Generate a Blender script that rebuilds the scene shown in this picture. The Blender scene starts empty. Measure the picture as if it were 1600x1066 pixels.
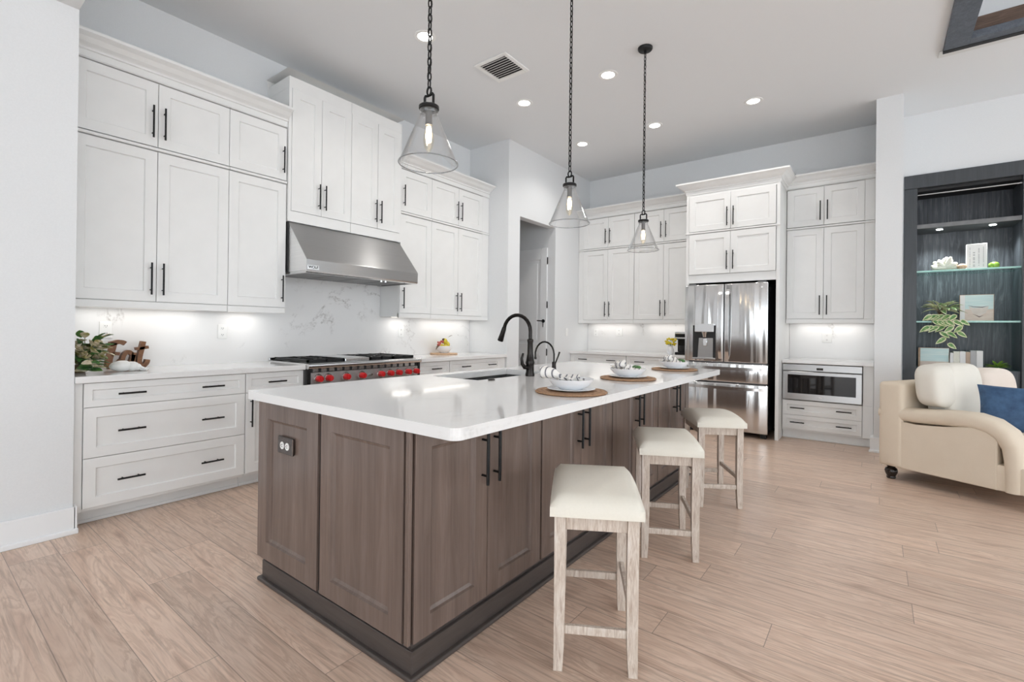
import bpy, bmesh, math, random
from mathutils import Vector, Matrix, noise
random.seed(7)
PI = math.pi
scene = bpy.context.scene
COL = scene.collection

# ------------------------------------------------------------------ camera, world, light, exposure
cam_d = bpy.data.cameras.new('camera')
cam = bpy.data.objects.new('camera', cam_d)
COL.objects.link(cam)
F_PX, YAW, PITCH, ROLL, SY = 747.82, -0.6522, 0.0023, 0.0113, -18.76
CAM = Vector((4.4161, 0.1135, 1.2199))
fw = Vector((math.sin(YAW)*math.cos(PITCH), math.cos(YAW)*math.cos(PITCH), math.sin(PITCH)))
rt = Vector((math.cos(YAW), -math.sin(YAW), 0)); up = rt.cross(fw)
r2 = rt*math.cos(ROLL) + up*math.sin(ROLL); u2 = up*math.cos(ROLL) - rt*math.sin(ROLL)
M = Matrix.Identity(4)
for i in range(3):
    M[i][0], M[i][1], M[i][2], M[i][3] = r2[i], u2[i], -fw[i], CAM[i]
cam.matrix_world = M
cam_d.sensor_width = 36; cam_d.lens = 36*F_PX/1600
cam_d.shift_y = SY/1600
cam_d.clip_start = 0.02
scene.camera = cam

world = bpy.data.worlds.new('world'); scene.world = world
world.use_nodes = True
bg = world.node_tree.nodes['Background']
bg.inputs['Color'].default_value = (0.885, 0.95, 1.0, 1)
bg.inputs['Strength'].default_value = 3.6

scene.view_settings.view_transform = 'Standard'
scene.view_settings.look = 'None'
scene.view_settings.gamma = 1
scene.view_settings.use_curve_mapping = False
scene.view_settings.exposure = 0.15
DOWN_W, UNDER_W, PEND_W = 30, .8, 4
H = 3.66
YB = 7.0775
XP = 0.668

# ------------------------------------------------------------------ helpers
class MB:
    def __init__(s): s.bm = bmesh.new()
    def merge(s, t, F=None):
        if F:
            for v in t.verts: v.co = Vector(F(*v.co))
        bmesh.ops.recalc_face_normals(t, faces=t.faces)
        me = bpy.data.meshes.new('tmp'); t.to_mesh(me); t.free()
        s.bm.from_mesh(me); bpy.data.meshes.remove(me)
        return s
    def box(s, x0, x1, y0, y1, z0, z1, bev=0, F=None, seg=1):
        t = bmesh.new()
        bmesh.ops.create_cube(t, size=1)
        for v in t.verts:
            v.co = Vector((x0+(v.co.x+.5)*(x1-x0), y0+(v.co.y+.5)*(y1-y0), z0+(v.co.z+.5)*(z1-z0)))
        if bev: bmesh.ops.bevel(t, geom=t.edges[:], offset=bev, segments=seg, affect='EDGES', profile=.5)
        return s.merge(t, F)
    def prism(s, poly, a0, a1, F=lambda p, q, a: (p, q, a), bev=0, seg=2):
        """2-D polygon swept from a0 to a1; F(p,q,a) gives the point"""
        t = bmesh.new(); n = len(poly)
        lo = [t.verts.new((p, q, a0)) for p, q in poly]; hi = [t.verts.new((p, q, a1)) for p, q in poly]
        t.faces.new(lo); t.faces.new(hi)
        for i in range(n): t.faces.new((lo[i], lo[(i+1) % n], hi[(i+1) % n], hi[i]))
        if bev:
            es = [e for e in t.edges if abs(e.verts[0].co.z-e.verts[1].co.z) < 1e-9]
            bmesh.ops.bevel(t, geom=es, offset=bev, segments=seg, affect='EDGES', profile=.5)
        return s.merge(t, F)
    def tube(s, pts, r, n=8, closed=False, F=None):
        t = bmesh.new(); pts = [Vector(p) for p in pts]; m = len(pts)
        rs = r if isinstance(r, (list, tuple)) else [r]*m
        rings = []; prev = None
        for i, p in enumerate(pts):
            a = pts[(i-1) % m] if closed or i > 0 else p
            b = pts[(i+1) % m] if closed or i < m-1 else p
            d = (b-a).normalized()
            if prev is None:
                e = Vector((0, 0, 1)) if abs(d.z) < .9 else Vector((1, 0, 0))
                e = (e-d*e.dot(d)).normalized()
            else:
                e = (prev-d*prev.dot(d)).normalized()
            prev = e; f = d.cross(e)
            rings.append([t.verts.new(p+(e*math.cos(2*PI*k/n)+f*math.sin(2*PI*k/n))*rs[i]) for k in range(n)])
        for i in range(m if closed else m-1):
            A, B = rings[i], rings[(i+1) % m]
            for k in range(n): t.faces.new((A[k], A[(k+1) % n], B[(k+1) % n], B[k]))
        if not closed:
            t.faces.new(rings[0]); t.faces.new(rings[-1])
        return s.merge(t, F)
    def lathe(s, prof, c=(0, 0, 0), n=24, F=None, axis='z', closed=False):
        t = bmesh.new(); rings = []
        for r, z in prof:
            if r < 1e-6: rings.append([t.verts.new((0, 0, z))])
            else: rings.append([t.verts.new((r*math.cos(2*PI*k/n), r*math.sin(2*PI*k/n), z)) for k in range(n)])
        m = len(rings)
        for i in range(m if closed else m-1):
            A, B = rings[i], rings[(i+1) % m]
            for k in range(n):
                k2 = (k+1) % n
                if len(A) == 1 and len(B) == 1: continue
                if len(A) == 1: t.faces.new((A[0], B[k], B[k2]))
                elif len(B) == 1: t.faces.new((A[k], B[0], A[k2]))
                else: t.faces.new((A[k], A[k2], B[k2], B[k]))
        for v in t.verts:
            x, y, z = v.co
            if axis == 'x': x, y, z = z, x, y
            if axis == 'y': x, y, z = x, z, y
            v.co = Vector((x+c[0], y+c[1], z+c[2]))
        return s.merge(t, F)
    def ball(s, c, r, n=16, F=None, rot=None, lump=0, seed=0, freq=6):
        if not isinstance(r, (tuple, list)): r = (r, r, r)
        t = bmesh.new()
        bmesh.ops.create_uvsphere(t, u_segments=n, v_segments=max(6, n*2//3), radius=1)
        for v in t.verts:
            k = 1+lump*noise.noise(v.co*freq*.3+Vector((seed*7.1, seed*3.3, 0)))
            p = Vector((v.co.x*r[0], v.co.y*r[1], v.co.z*r[2]))*k
            if rot: p = rot @ p
            v.co = p+Vector(c)
        return s.merge(t, F)
    def quad(s, pts):
        s.bm.faces.new([s.bm.verts.new(p) for p in pts]); return s
    def build(s, name, mat, parent=None, smooth=False, angle=40, loc=None):
        me = bpy.data.meshes.new(name)
        o = bpy.data.objects.new(name, me); COL.objects.link(o)
        off = Vector((0, 0, 0)); q = parent
        if loc is not None: off = Vector(loc); o.location = off
        while q is not None: off = off+q.location; q = q.parent
        if parent is not None: o.parent = parent
        if off.length:
            for v in s.bm.verts: v.co -= off
        if smooth:
            for f in s.bm.faces: f.smooth = True
            for e in s.bm.edges:
                if len(e.link_faces) == 2 and e.calc_face_angle(0) > math.radians(angle): e.smooth = False
        s.bm.to_mesh(me); s.bm.free()
        me.materials.append(mat)
        return o

def tag(o, label, cat, group=None):
    o['label'] = label; o['category'] = cat
    if group: o['group'] = group
    return o
def thing(name, label, cat, loc, group=None):
    o = bpy.data.objects.new(name, None); COL.objects.link(o); o.location = loc
    o.empty_display_size = .05
    return tag(o, label, cat, group)
def struct(o): o['kind'] = 'structure'; return o
def copy_tree(o, parent=None):
    c = o.copy(); COL.objects.link(c)
    if parent is not None: c.parent = parent
    for ch in list(o.children): copy_tree(ch, c)
    return c

def FR(u, d, z): return (d, u, z)              # range wall: u along the wall, d out of it
def FBK(u, d, z): return (u, YB-d, z)          # back wall

# ------------------------------------------------------------------ materials
def mat(name, base=(.8, .8, .8), rough=.5, metal=0, **kw):
    m = bpy.data.materials.new(name); m.use_nodes = True
    b = m.node_tree.nodes['Principled BSDF']
    b.inputs['Base Color'].default_value = (*base, 1)
    b.inputs['Roughness'].default_value = rough
    b.inputs['Metallic'].default_value = metal
    for k, v in kw.items():
        b.inputs[k.replace('_', ' ')].default_value = v
    return m
class NT:
    def __init__(s, m): s.t = m.node_tree; s.n = s.t.nodes; s.b = s.n.get('Principled BSDF')
    def add(s, typ, **kw):
        n = s.n.new(typ)
        for k, v in kw.items(): setattr(n, k, v)
        return n
    def link(s, a, b): s.t.links.new(a, b)
    def coord(s, scale=(1, 1, 1), loc=(0, 0, 0), kind='Object'):
        tc = s.add('ShaderNodeTexCoord'); mp = s.add('ShaderNodeMapping')
        mp.inputs['Scale'].default_value = scale; mp.inputs['Location'].default_value = loc
        s.link(tc.outputs[kind], mp.inputs['Vector']); return mp.outputs['Vector']
    def noise(s, vec, scale=5, detail=4, rough=.55, dist=0):
        n = s.add('ShaderNodeTexNoise'); s.link(vec, n.inputs['Vector'])
        n.inputs['Scale'].default_value = scale; n.inputs['Detail'].default_value = detail
        n.inputs['Roughness'].default_value = rough; n.inputs['Distortion'].default_value = dist
        return n.outputs['Fac']
    def ramp(s, fac, stops):
        r = s.add('ShaderNodeValToRGB'); s.link(fac, r.inputs['Fac'])
        e = r.color_ramp.elements
        while len(e) < len(stops): e.new(.5)
        for i, (p, c) in enumerate(stops):
            e[i].position = p; e[i].color = (*c, 1) if len(c) == 3 else c
        return r.outputs['Color']
    def math(s, op, a, b=None, c=None):
        n = s.add('ShaderNodeMath', operation=op)
        for i, v in enumerate((a, b, c)):
            if v is None: continue
            if hasattr(v, 'links'): s.link(v, n.inputs[i])
            else: n.inputs[i].default_value = v
        return n.outputs[0]
    def mix(s, fac, a, b, typ='MIX'):
        n = s.add('ShaderNodeMix', data_type='RGBA', blend_type=typ)
        for k, v in ((0, fac), (6, a), (7, b)):
            if hasattr(v, 'links'): s.link(v, n.inputs[k])
            else: n.inputs[k].default_value = v if k == 0 else (*v, 1)
        return n.outputs[2]
    def bump(s, h, strength=.2, dist=.01):
        n = s.add('ShaderNodeBump'); s.link(h, n.inputs['Height'])
        n.inputs['Strength'].default_value = strength; n.inputs['Distance'].default_value = dist
        s.link(n.outputs['Normal'], s.b.inputs['Normal'])

def noisy(name, c1, c2, rough, scale=(8, 8, 8), ns=3, bump=0, metal=0, lo=.35, hi=.65, bscale=None, **kw):
    m = mat(name, c1, rough, metal, **kw); t = NT(m)
    f = t.noise(t.coord(scale), ns, 5)
    t.link(t.ramp(f, [(lo, c1), (hi, c2)]), t.b.inputs['Base Color'])
    if bump:
        g = t.noise(t.coord(bscale), ns, 3) if bscale else f
        t.bump(g, bump, .004)
    return m

M_wall = noisy('wall_paint', (.75, .762, .772), (.77, .782, .792), .7, (30, 30, 30), 4, .05)
M_ceil = noisy('ceiling_paint', (.78, .795, .81), (.80, .815, .83), .85, (40, 40, 40), 5, .08)
M_cab = noisy('white_cabinet_paint', (.81, .81, .80), (.83, .83, .82), .33, (3, 3, 3), 2)
M_trim = noisy('white_trim_paint', (.84, .85, .86), (.86, .87, .88), .4, (3, 3, 3), 2)
M_greyband = noisy('grey_border_band', (.70, .71, .70), (.72, .73, .72), .6, (3, 3, 3), 2)
M_black = noisy('matte_black_metal', (.012, .012, .013), (.02, .02, .02), .38, (20, 20, 20), 3, 0, .6)
M_bronze = noisy('dark_bronze_metal', (.014, .012, .011), (.03, .026, .024), .22, (12, 12, 12), 3, 0, .85)
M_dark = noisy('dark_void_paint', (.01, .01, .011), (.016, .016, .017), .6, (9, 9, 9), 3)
M_white = noisy('white_ceramic', (.84, .85, .87), (.87, .88, .90), .18, (4, 4, 4), 2)
M_plastic = noisy('white_plastic', (.86, .86, .85), (.88, .88, .87), .35, (6, 6, 6), 2)
M_red = noisy('red_knob_plastic', (.55, .012, .016), (.68, .02, .025), .28, (20, 20, 20), 3)

def quartz(name, vein, rough, seed, base=(.83, .825, .82)):
    m = mat(name, base, rough); t = NT(m)
    v = t.coord((1, 1, 1), (seed, seed*.7, 0))
    n1 = t.noise(v, 1.1, 8, .6, .9)
    line = t.math('ABSOLUTE', t.math('SUBTRACT', n1, .5))
    thin = t.math('SUBTRACT', 1, t.math('MULTIPLY', line, 60))
    thin = t.math('MAXIMUM', thin, 0)
    n2 = t.noise(v, 2.2, 4, .6)
    msk = t.math('MULTIPLY', t.math('MAXIMUM', t.math('SUBTRACT', n2, .50), 0), 5)
    n3 = t.noise(v, 45, 3, .7)
    msk = t.math('MULTIPLY', msk, t.math('MULTIPLY', t.math('MAXIMUM', t.math('SUBTRACT', n3, .38), 0), 5))
    fac = t.math('MINIMUM', t.math('MULTIPLY', t.math('MULTIPLY', thin, msk), vein), .8)
    cloud = t.ramp(t.noise(v, 1.5, 4), [(.35, base), (.7, tuple(c*.965 for c in base))])
    t.link(t.mix(fac, cloud, (.36, .34, .32)), t.b.inputs['Base Color'])
    return m
M_counter = quartz('white_quartz_counter', .35, .07, 3.1)
M_splash = quartz('veined_quartz_splash', 1.0, .14, 1.7)

def steel(name, stretch, rough=.24, base=.60, wave=0, aniso=0):
    m = mat(name, (base, base, base*.985), rough, 1.0); t = NT(m)
    f = t.noise(t.coord(stretch), 1, 4, .6)
    t.link(t.ramp(f, [(.3, (base*.96,)*3), (.7, (base*1.03,)*3)]), t.b.inputs['Base Color'])
    mr = t.add('ShaderNodeMapRange'); t.link(f, mr.inputs['Value'])
    mr.inputs['To Min'].default_value = rough*.9; mr.inputs['To Max'].default_value = rough*1.1
    t.link(mr.outputs[0], t.b.inputs['Roughness'])
    if aniso:
        t.b.inputs['Anisotropic'].default_value = aniso
        cx = t.add('ShaderNodeCombineXYZ'); cx.inputs[2].default_value = 1
        t.link(cx.outputs[0], t.b.inputs['Tangent'])
    if wave:
        g = t.noise(t.coord((10, 10, .55)), 1, 1, .4)
        t.bump(g, wave, .03)
    return m
M_steelH = steel('brushed_steel', (3, 3, 260), .30, .45, 0, .88)
M_steelRefl = steel('steel_reflected_white', (3, 3, 120), .38, .82)  # paler steel: reflection of white surroundings put into the colour
M_steelV = steel('brushed_steel_fridge', (220, 220, 2.5), .15, .68, .5, .7)
M_steelT = steel('polished_steel_trim', (3, 3, 90), .18, .68)
M_chromeRefl = noisy('chrome_dark_reflection', (.12, .10, .095), (.16, .14, .13), .12, (20, 20, 20), 3, 0, 1)  # dark reflection in the chrome outlet plate, put into its colour
M_sink = steel('dark_steel_basin', (60, 60, 3), .35, .25)
M_steelside = noisy('grey_appliance_side', (.16, .16, .165), (.2, .2, .2), .4, (5, 5, 5), 3, 0, .5)

def woodmat(name, c1, c2, c3, scale=(14, 14, 1.2), rough=.35, bump=.06, ns=2.2, dist=1.2):
    m = mat(name, c1, rough); t = NT(m)
    v = t.coord(scale)
    f = t.noise(v, ns, 6, .6, dist)
    g = t.noise(t.coord(tuple(s*6 if s > 3 else s for s in scale)), ns, 4, .6)
    col = t.ramp(f, [(.28, c1), (.52, c2), (.75, c3)])
    t.link(t.mix(.25, col, t.ramp(g, [(.35, c1), (.65, c3)])), t.b.inputs['Base Color'])
    t.bump(g, bump, .002)
    return m
M_island = woodmat('taupe_stained_maple', (.148, .106, .088), (.184, .135, .113), (.222, .166, .141), (9, 9, .9), .27, .03)
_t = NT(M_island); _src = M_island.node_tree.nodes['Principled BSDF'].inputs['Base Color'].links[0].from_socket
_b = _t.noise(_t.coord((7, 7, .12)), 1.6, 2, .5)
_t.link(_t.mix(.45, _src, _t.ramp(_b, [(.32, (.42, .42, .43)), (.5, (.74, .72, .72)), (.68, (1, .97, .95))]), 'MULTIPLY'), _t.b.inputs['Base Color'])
M_islandbase = woodmat('dark_taupe_plinth', (.05, .040, .036), (.068, .055, .05), (.085, .07, .064), (2, 2, 14), .38, .03)
M_stool = woodmat('whitewashed_stool_wood', (.36, .255, .19), (.64, .55, .47), (.78, .72, .66), (30, 30, 3.5), .55, .25)
M_tvstile = woodmat('charcoal_oak_frame', (.042, .047, .053), (.055, .06, .067), (.072, .078, .086), (8, 8, .8), .42, .06)
M_tvwood = woodmat('charcoal_oak', (.02, .023, .029), (.05, .057, .07), (.17, .185, .21), (6, 6, .6), .40, .12, 2.6, 3.2)
M_sign = woodmat('brown_sign_wood', (.12, .045, .014), (.20, .082, .03), (.30, .14, .06), (3, 12, 12), .5, .1)
M_board = woodmat('light_round_board_wood', (.50, .30, .16), (.60, .38, .22), (.66, .45, .28), (10, 2, 10), .45, .06)
M_beam = woodmat('blue_grey_beam_wood', (.06, .07, .09), (.10, .115, .14), (.15, .17, .20), (9, 9, 9), .5, .1)
M_beambrown = woodmat('brown_beam_wood', (.05, .03, .022), (.11, .07, .05), (.2, .13, .1), (2, 9, 9), .45, .1)
M_foot = woodmat('dark_turned_wood', (.012, .008, .006), (.02, .013, .01), (.03, .02, .016), (9, 9, 9), .2, .02)

# floor planks run along X
M_floor = mat('oak_plank_floor', (.5, .4, .3), .3); t = NT(M_floor)
tc = t.add('ShaderNodeTexCoord'); sp = t.add('ShaderNodeSeparateXYZ'); t.link(tc.outputs['Object'], sp.inputs[0])
PW, PL = .188, 1.5
yy = t.math('DIVIDE', t.math('SUBTRACT', sp.outputs['Y'], .688-PW*20), PW)
row = t.math('FLOOR', yy); fy = t.math('SUBTRACT', yy, row)
wn = t.add('ShaderNodeTexWhiteNoise', noise_dimensions='1D'); t.link(row, wn.inputs['W'])
xx = t.math('DIVIDE', t.math('ADD', t.math('ADD', sp.outputs['X'], 20), t.math('MULTIPLY', wn.outputs['Value'], 7.3)), PL)
colm = t.math('FLOOR', xx); fx = t.math('SUBTRACT', xx, colm)
cid = t.add('ShaderNodeCombineXYZ'); t.link(row, cid.inputs[0]); t.link(colm, cid.inputs[1])
wn2 = t.add('ShaderNodeTexWhiteNoise', noise_dimensions='2D'); t.link(cid.outputs[0], wn2.inputs['Vector'])
rnd = wn2.outputs['Value']
gv = t.add('ShaderNodeCombineXYZ')
t.link(t.math('ADD', t.math('MULTIPLY', sp.outputs['X'], 1.1), t.math('MULTIPLY', rnd, 37)), gv.inputs[0])
t.link(t.math('MULTIPLY', sp.outputs['Y'], 9), gv.inputs[1]); t.link(t.math('MULTIPLY', rnd, 11), gv.inputs[2])
g1 = t.noise(gv.outputs[0], 1.3, 5, .6, 1.6)
gv2 = t.add('ShaderNodeCombineXYZ')
t.link(t.math('ADD', t.math('MULTIPLY', sp.outputs['X'], 1.5), t.math('MULTIPLY', rnd, 17)), gv2.inputs[0])
t.link(t.math('MULTIPLY', sp.outputs['Y'], 42), gv2.inputs[1])
g2 = t.noise(gv2.outputs[0], 1.5, 4, .6, .4)
c = t.ramp(g1, [(.25, (.42, .275, .20)), (.40, (.66, .475, .365)), (.5, (.76, .575, .455)), (.56, (.62, .445, .34)), (.62, (.78, .60, .48)), (.8, (.65, .48, .375))])
c = t.mix(t.math('MULTIPLY', t.math('MAXIMUM', t.math('SUBTRACT', g2, .5), 0), 3.2), c, (.36, .25, .185))
tone = t.math('ADD', .88, t.math('MULTIPLY', rnd, .20))
hs = t.add('ShaderNodeHueSaturation'); t.link(c, hs.inputs['Color']); t.link(tone, hs.inputs['Value'])
edge = t.math('MINIMUM', t.math('MINIMUM', fy, t.math('SUBTRACT', 1, fy)),
              t.math('MULTIPLY', t.math('MINIMUM', fx, t.math('SUBTRACT', 1, fx)), PL/PW))
gap = t.math('LESS_THAN', edge, .009)
t.link(t.mix(t.math('MULTIPLY', gap, .6), hs.outputs['Color'], (.16, .11, .085)), t.b.inputs['Base Color'])
mr = t.add('ShaderNodeMapRange'); t.link(g2, mr.inputs['Value'])
mr.inputs['To Min'].default_value = .24; mr.inputs['To Max'].default_value = .36
t.link(mr.outputs[0], t.b.inputs['Roughness'])
t.bump(t.math('SUBTRACT', t.math('MULTIPLY', g2, .25), t.math('MULTIPLY', gap, .6)), .25, .002)

def fabric(name, c1, c2, sc=260, rough=.85, big=6, bump=.25):
    m = mat(name, c1, rough); t = NT(m)
    f = t.noise(t.coord((1, 1, 1)), sc, 2, .7)
    g = t.noise(t.coord((1, 1, 1)), big, 3, .6)
    col = t.ramp(g, [(.3, c1), (.7, c2)])
    t.link(t.mix(t.math('MULTIPLY', f, .25), col, tuple(x*.72 for x in c1)), t.b.inputs['Base Color'])
    t.bump(f, bump, .002)
    return m
M_cream = fabric('cream_stool_leather', (.80, .755, .66), (.83, .79, .70), 120, .5, 4, .06)
M_sofa = fabric('oatmeal_sofa_linen', (.72, .615, .49), (.75, .645, .52))
M_sofacush = fabric('ivory_cushion_linen', (.76, .72, .64), (.79, .75, .68))
M_pink = fabric('blush_cushion_linen', (.74, .64, .56), (.77, .67, .60))
M_blue = fabric('blue_velvet', (.02, .06, .14), (.06, .14, .27), 30, .6, 14, .15)
M_jute = mat('woven_jute', (.35, .2, .11), .8); t = NT(M_jute)
w = t.add('ShaderNodeTexWave', wave_type='RINGS', rings_direction='Z'); t.link(t.coord((1, 1, 1)), w.inputs['Vector'])
w.inputs['Scale'].default_value = 13; w.inputs['Distortion'].default_value = 3; w.inputs['Detail Scale'].default_value = 8
n = t.noise(t.coord((1, 1, 1)), 120, 2)
t.link(t.mix(n, t.ramp(w.outputs['Fac'], [(.1, (.16, .065, .03)), (.6, (.36, .19, .095))]), (.46, .29, .17)), t.b.inputs['Base Color'])
t.bump(w.outputs['Fac'], .6, .004)
# striped napkin
M_napkin = mat('striped_napkin_cotton', (.8, .78, .75), .85); t = NT(M_napkin)
w = t.add('ShaderNodeTexWave', bands_direction='X'); t.link(t.coord((1, 1, 1)), w.inputs['Vector'])
w.inputs['Scale'].default_value = 13; w.inputs['Distortion'].default_value = .6
t.link(t.ramp(w.outputs['Fac'], [(.0, (.16, .16, .18)), (.10, (.2, .2, .21)), (.16, (.78, .75, .72)), (1, (.82, .79, .75))]), t.b.inputs['Base Color'])

def leafmat(name, a, b, c):
    m = mat(name, a, .4); t = NT(m)
    f = t.noise(t.coord((1, 1, 1)), 28, 3, .6, .5)
    t.link(t.ramp(f, [(.38, a), (.52, b), (.66, c)]), t.b.inputs['Base Color']); return m
M_leafG = leafmat('green_leaf', (.03, .10, .03), (.07, .19, .045), (.16, .28, .08))
M_leafV = leafmat('pale_leaf', (.50, .56, .28), (.68, .68, .42), (.78, .75, .58))
M_leafG2 = leafmat('mid_green_leaf', (.08, .20, .06), (.14, .28, .09), (.30, .42, .18))
M_leafC = leafmat('cream_leaf', (.36, .33, .08), (.76, .66, .46), (.88, .79, .68))
M_leafB = leafmat('bright_green_moss', (.16, .32, .03), (.30, .50, .07), (.38, .60, .12))
M_lemon = leafmat('lemon_skin', (.55, .42, .02), (.72, .58, .05), (.60, .55, .08))
M_berry = leafmat('red_berry_skin', (.30, .02, .02), (.50, .07, .06), (.62, .25, .18))
M_yellow = leafmat('yellow_petal', (.70, .50, .0), (.85, .68, .03), (.60, .58, .05))
M_stem = leafmat('brown_stem', (.10, .06, .03), (.16, .10, .05), (.2, .14, .07))
M_coral = noisy('ivory_coral', (.74, .72, .62), (.80, .78, .70), .7, (20, 20, 20), 3, .2)
M_shellb = noisy('tan_shell', (.45, .27, .17), (.60, .42, .30), .4, (14, 14, 14), 3)
M_shell = noisy('white_shell', (.82, .82, .80), (.86, .86, .85), .45, (14, 14, 14), 3, .1)
M_paper = noisy('white_paper', (.82, .81, .80), (.85, .84, .83), .7, (30, 4, 4), 3)
M_greyprint = noisy('grey_print', (.40, .40, .41), (.55, .55, .55), .7, (200, 200, 60), 3)
M_tanprint = noisy('tan_book_cloth', (.48, .36, .27), (.55, .42, .33), .7, (30, 30, 4), 3)
M_framewood = woodmat('light_frame_wood', (.40, .26, .16), (.50, .34, .22), (.58, .42, .30), (6, 6, 20), .5, .05)

def emit(name, col, strength):
    m = bpy.data.materials.new(name); m.use_nodes = True
    nt = m.node_tree; nt.nodes.remove(nt.nodes['Principled BSDF'])
    e = nt.nodes.new('ShaderNodeEmission'); e.inputs[0].default_value = (*col, 1); e.inputs[1].default_value = strength
    nt.links.new(e.outputs[0], nt.nodes['Material Output'].inputs[0]); return m
M_lens = emit('downlight_lens', (1, .97, .92), 9)
M_bulb = emit('warm_filament_glow', (1, .80, .55), 14)
M_led = emit('shelf_led', (.95, 1, .98), 25)
M_strip = emit('under_cabinet_led', (1, .95, .88), 1.2)

def thin_glass(name, tint, rim=.55, power=3.0, base=.03):
    m = bpy.data.materials.new(name); m.use_nodes = True
    nt = m.node_tree; nt.nodes.remove(nt.nodes['Principled BSDF'])
    tr = nt.nodes.new('ShaderNodeBsdfTransparent'); tr.inputs[0].default_value = (*tint, 1)
    gl = nt.nodes.new('ShaderNodeBsdfGlossy'); gl.inputs['Roughness'].default_value = .04
    lw = nt.nodes.new('ShaderNodeLayerWeight'); lw.inputs['Blend'].default_value = .5
    pw = nt.nodes.new('ShaderNodeMath'); pw.operation = 'POWER'; pw.inputs[1].default_value = power
    ml = nt.nodes.new('ShaderNodeMath'); ml.operation = 'MULTIPLY_ADD'; ml.inputs[1].default_value = rim; ml.inputs[2].default_value = base
    mx = nt.nodes.new('ShaderNodeMixShader')
    nt.links.new(lw.outputs['Facing'], pw.inputs[0]); nt.links.new(pw.outputs[0], ml.inputs[0]); nt.links.new(ml.outputs[0], mx.inputs[0])
    nt.links.new(tr.outputs[0], mx.inputs[1]); nt.links.new(gl.outputs[0], mx.inputs[2])
    nt.links.new(mx.outputs[0], nt.nodes['Material Output'].inputs[0]); return m
M_glass = thin_glass('clear_blown_glass', (.982, .984, .986), .85, 2.4, .045)
M_rimglass = thin_glass('glass_rim', (.62, .64, .66), .8, 1.5, .15)
M_bulbglass = thin_glass('bulb_glass', (1, .97, .90), .3, 4, .02)
M_shelfglass = thin_glass('green_shelf_glass', (.84, .95, .92), .5, 3, .04)
M_ovenglass = noisy('black_oven_glass', (.006, .006, .007), (.01, .01, .011), .04, (4, 4, 4), 2)
M_edgeglass = noisy('green_glass_edge', (.30, .55, .50), (.42, .66, .60), .15, (10, 3, 3), 2)

# ------------------------------------------------------------------ room shell
def sbox(name, m, *a, **k): return struct(MB().box(*a, **k).build(name, m))
sbox('floor', M_floor, -1.8, 10, -5, 8.2, -.1, 0)
# ceiling, with the tray opening over the sitting area
TX, TY = 4.842, 5.597
cb = MB()
cb.box(-1.8, TX, -5, 8.2, H, H+.1); cb.box(TX, 10, TY, 8.2, H, H+.1); cb.box(TX, 10, -5, 1.6, H, H+.1)
cb.box(TX, 10, 1.6, TY, H+.45, H+.55)
cb.box(TX-.05, TX, 1.6, TY, H+.1, H+.45); cb.box(TX, 10, TY, TY+.05, H+.1, H+.45); cb.box(TX, 10, 1.55, 1.6, H+.1, H+.45)
struct(cb.build('ceiling', M_ceil))
sbox('wall_left', M_wall, -.12, 0, .5, 4.92, 0, H)
wl = MB(); wl.box(-.12, .672, -5, .79, 0, H)
struct(wl.build('wall_left_near', M_wall))
sbox('trim_1', M_trim, .672, .86, .62, .79, 3.075, H)          # dropped header that closes the hall side
struct(bpy.data.objects['trim_1']); bpy.data.objects['trim_1'].data.materials[0] = M_wall
b = MB(); b.box(.6725, .692, -5, .80, 0, .155, .003); b.box(.6725, .705, -5, .812, 0, .03, .004); b.box(.55, .692, .7905, .808, 0, .155, .003)
struct(b.build('baseboard_left', M_trim))
# pantry block with the door opening
O0, O1, OZ = 5.17, 6.045, 2.72
pb = MB()
pb.box(-.12, XP, 4.92, 5.04, 0, H)
pb.box(XP-.12, XP, 5.04, O0, 0, H); pb.box(XP-.12, XP, O1+.0, YB, 0, H); pb.box(XP-.12, XP, O0, O1, OZ, H)
struct(pb.build('wall_pantry', M_wall))
pc = MB(); pc.box(-1.8, XP-.1205, 6.045, 6.16, 0, H); pc.box(-1.8, -.12, 4.8, 4.92, 0, H); pc.box(-1.8, -1.7, 4.92, 6.045, 0, H)
struct(pc.build('wall_hall', M_wall))
sbox('wall_back', M_wall, XP-.1, 4.42, YB, YB+.12, 0, H)
sbox('wall_column', M_wall, 4.39, 4.61, 6.34, 7.2, 0, H)
b = MB(); b.box(4.362, 4.39, 6.315, 6.6, 0, .15, .002); b.box(4.39, 4.638, 6.315, 6.34, 0, .15, .002); b.box(4.61, 4.638, 6.315, 7.0, 0, .15, .002)
b.box(4.352, 4.648, 6.302, 6.318, 0, .025, .003)
struct(b.build('baseboard_column', M_trim))
LW = 7.04
wv = MB(); wv.box(4.61, 10, LW, LW+.1, 2.99, H); wv.box(5.69, 10, LW, LW+.1, 0, 2.99); wv.box(4.61, 4.642, LW, LW+.1, 0, 2.99)
struct(wv.build('wall_living', M_wall))
# unseen window walls, invented as a source for daylight and reflections: openings between piers
fr_ = MB()
px = -1.8
for k, (a, b_) in enumerate([(.67, 1.9), (2.9, 3.05), (4.05, 4.2), (5.2, 5.35), (6.35, 6.5), (7.5, 7.65), (8.65, 10)]):
    fr_.box(a, b_, -5, -4.85, 0, 2.9)
fr_.box(.67, 10, -5, -4.85, 2.9, H)
struct(fr_.build('added_window_wall_front', M_wall))
wr = MB()
for a, b_ in [(-5, -3.9), (-2.4, -2.2), (-.7, .1), (1.6, 1.8), (3.3, 4.2), (5.7, 5.9), (7.4, 8.2)]:
    wr.box(9.9, 10, a, b_, 0, 2.9)
wr.box(9.9, 10, -5, 8.2, 2.9, H)
struct(wr.build('added_window_wall_right', M_wall))  # out of view, added to let daylight in and give reflections

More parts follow.
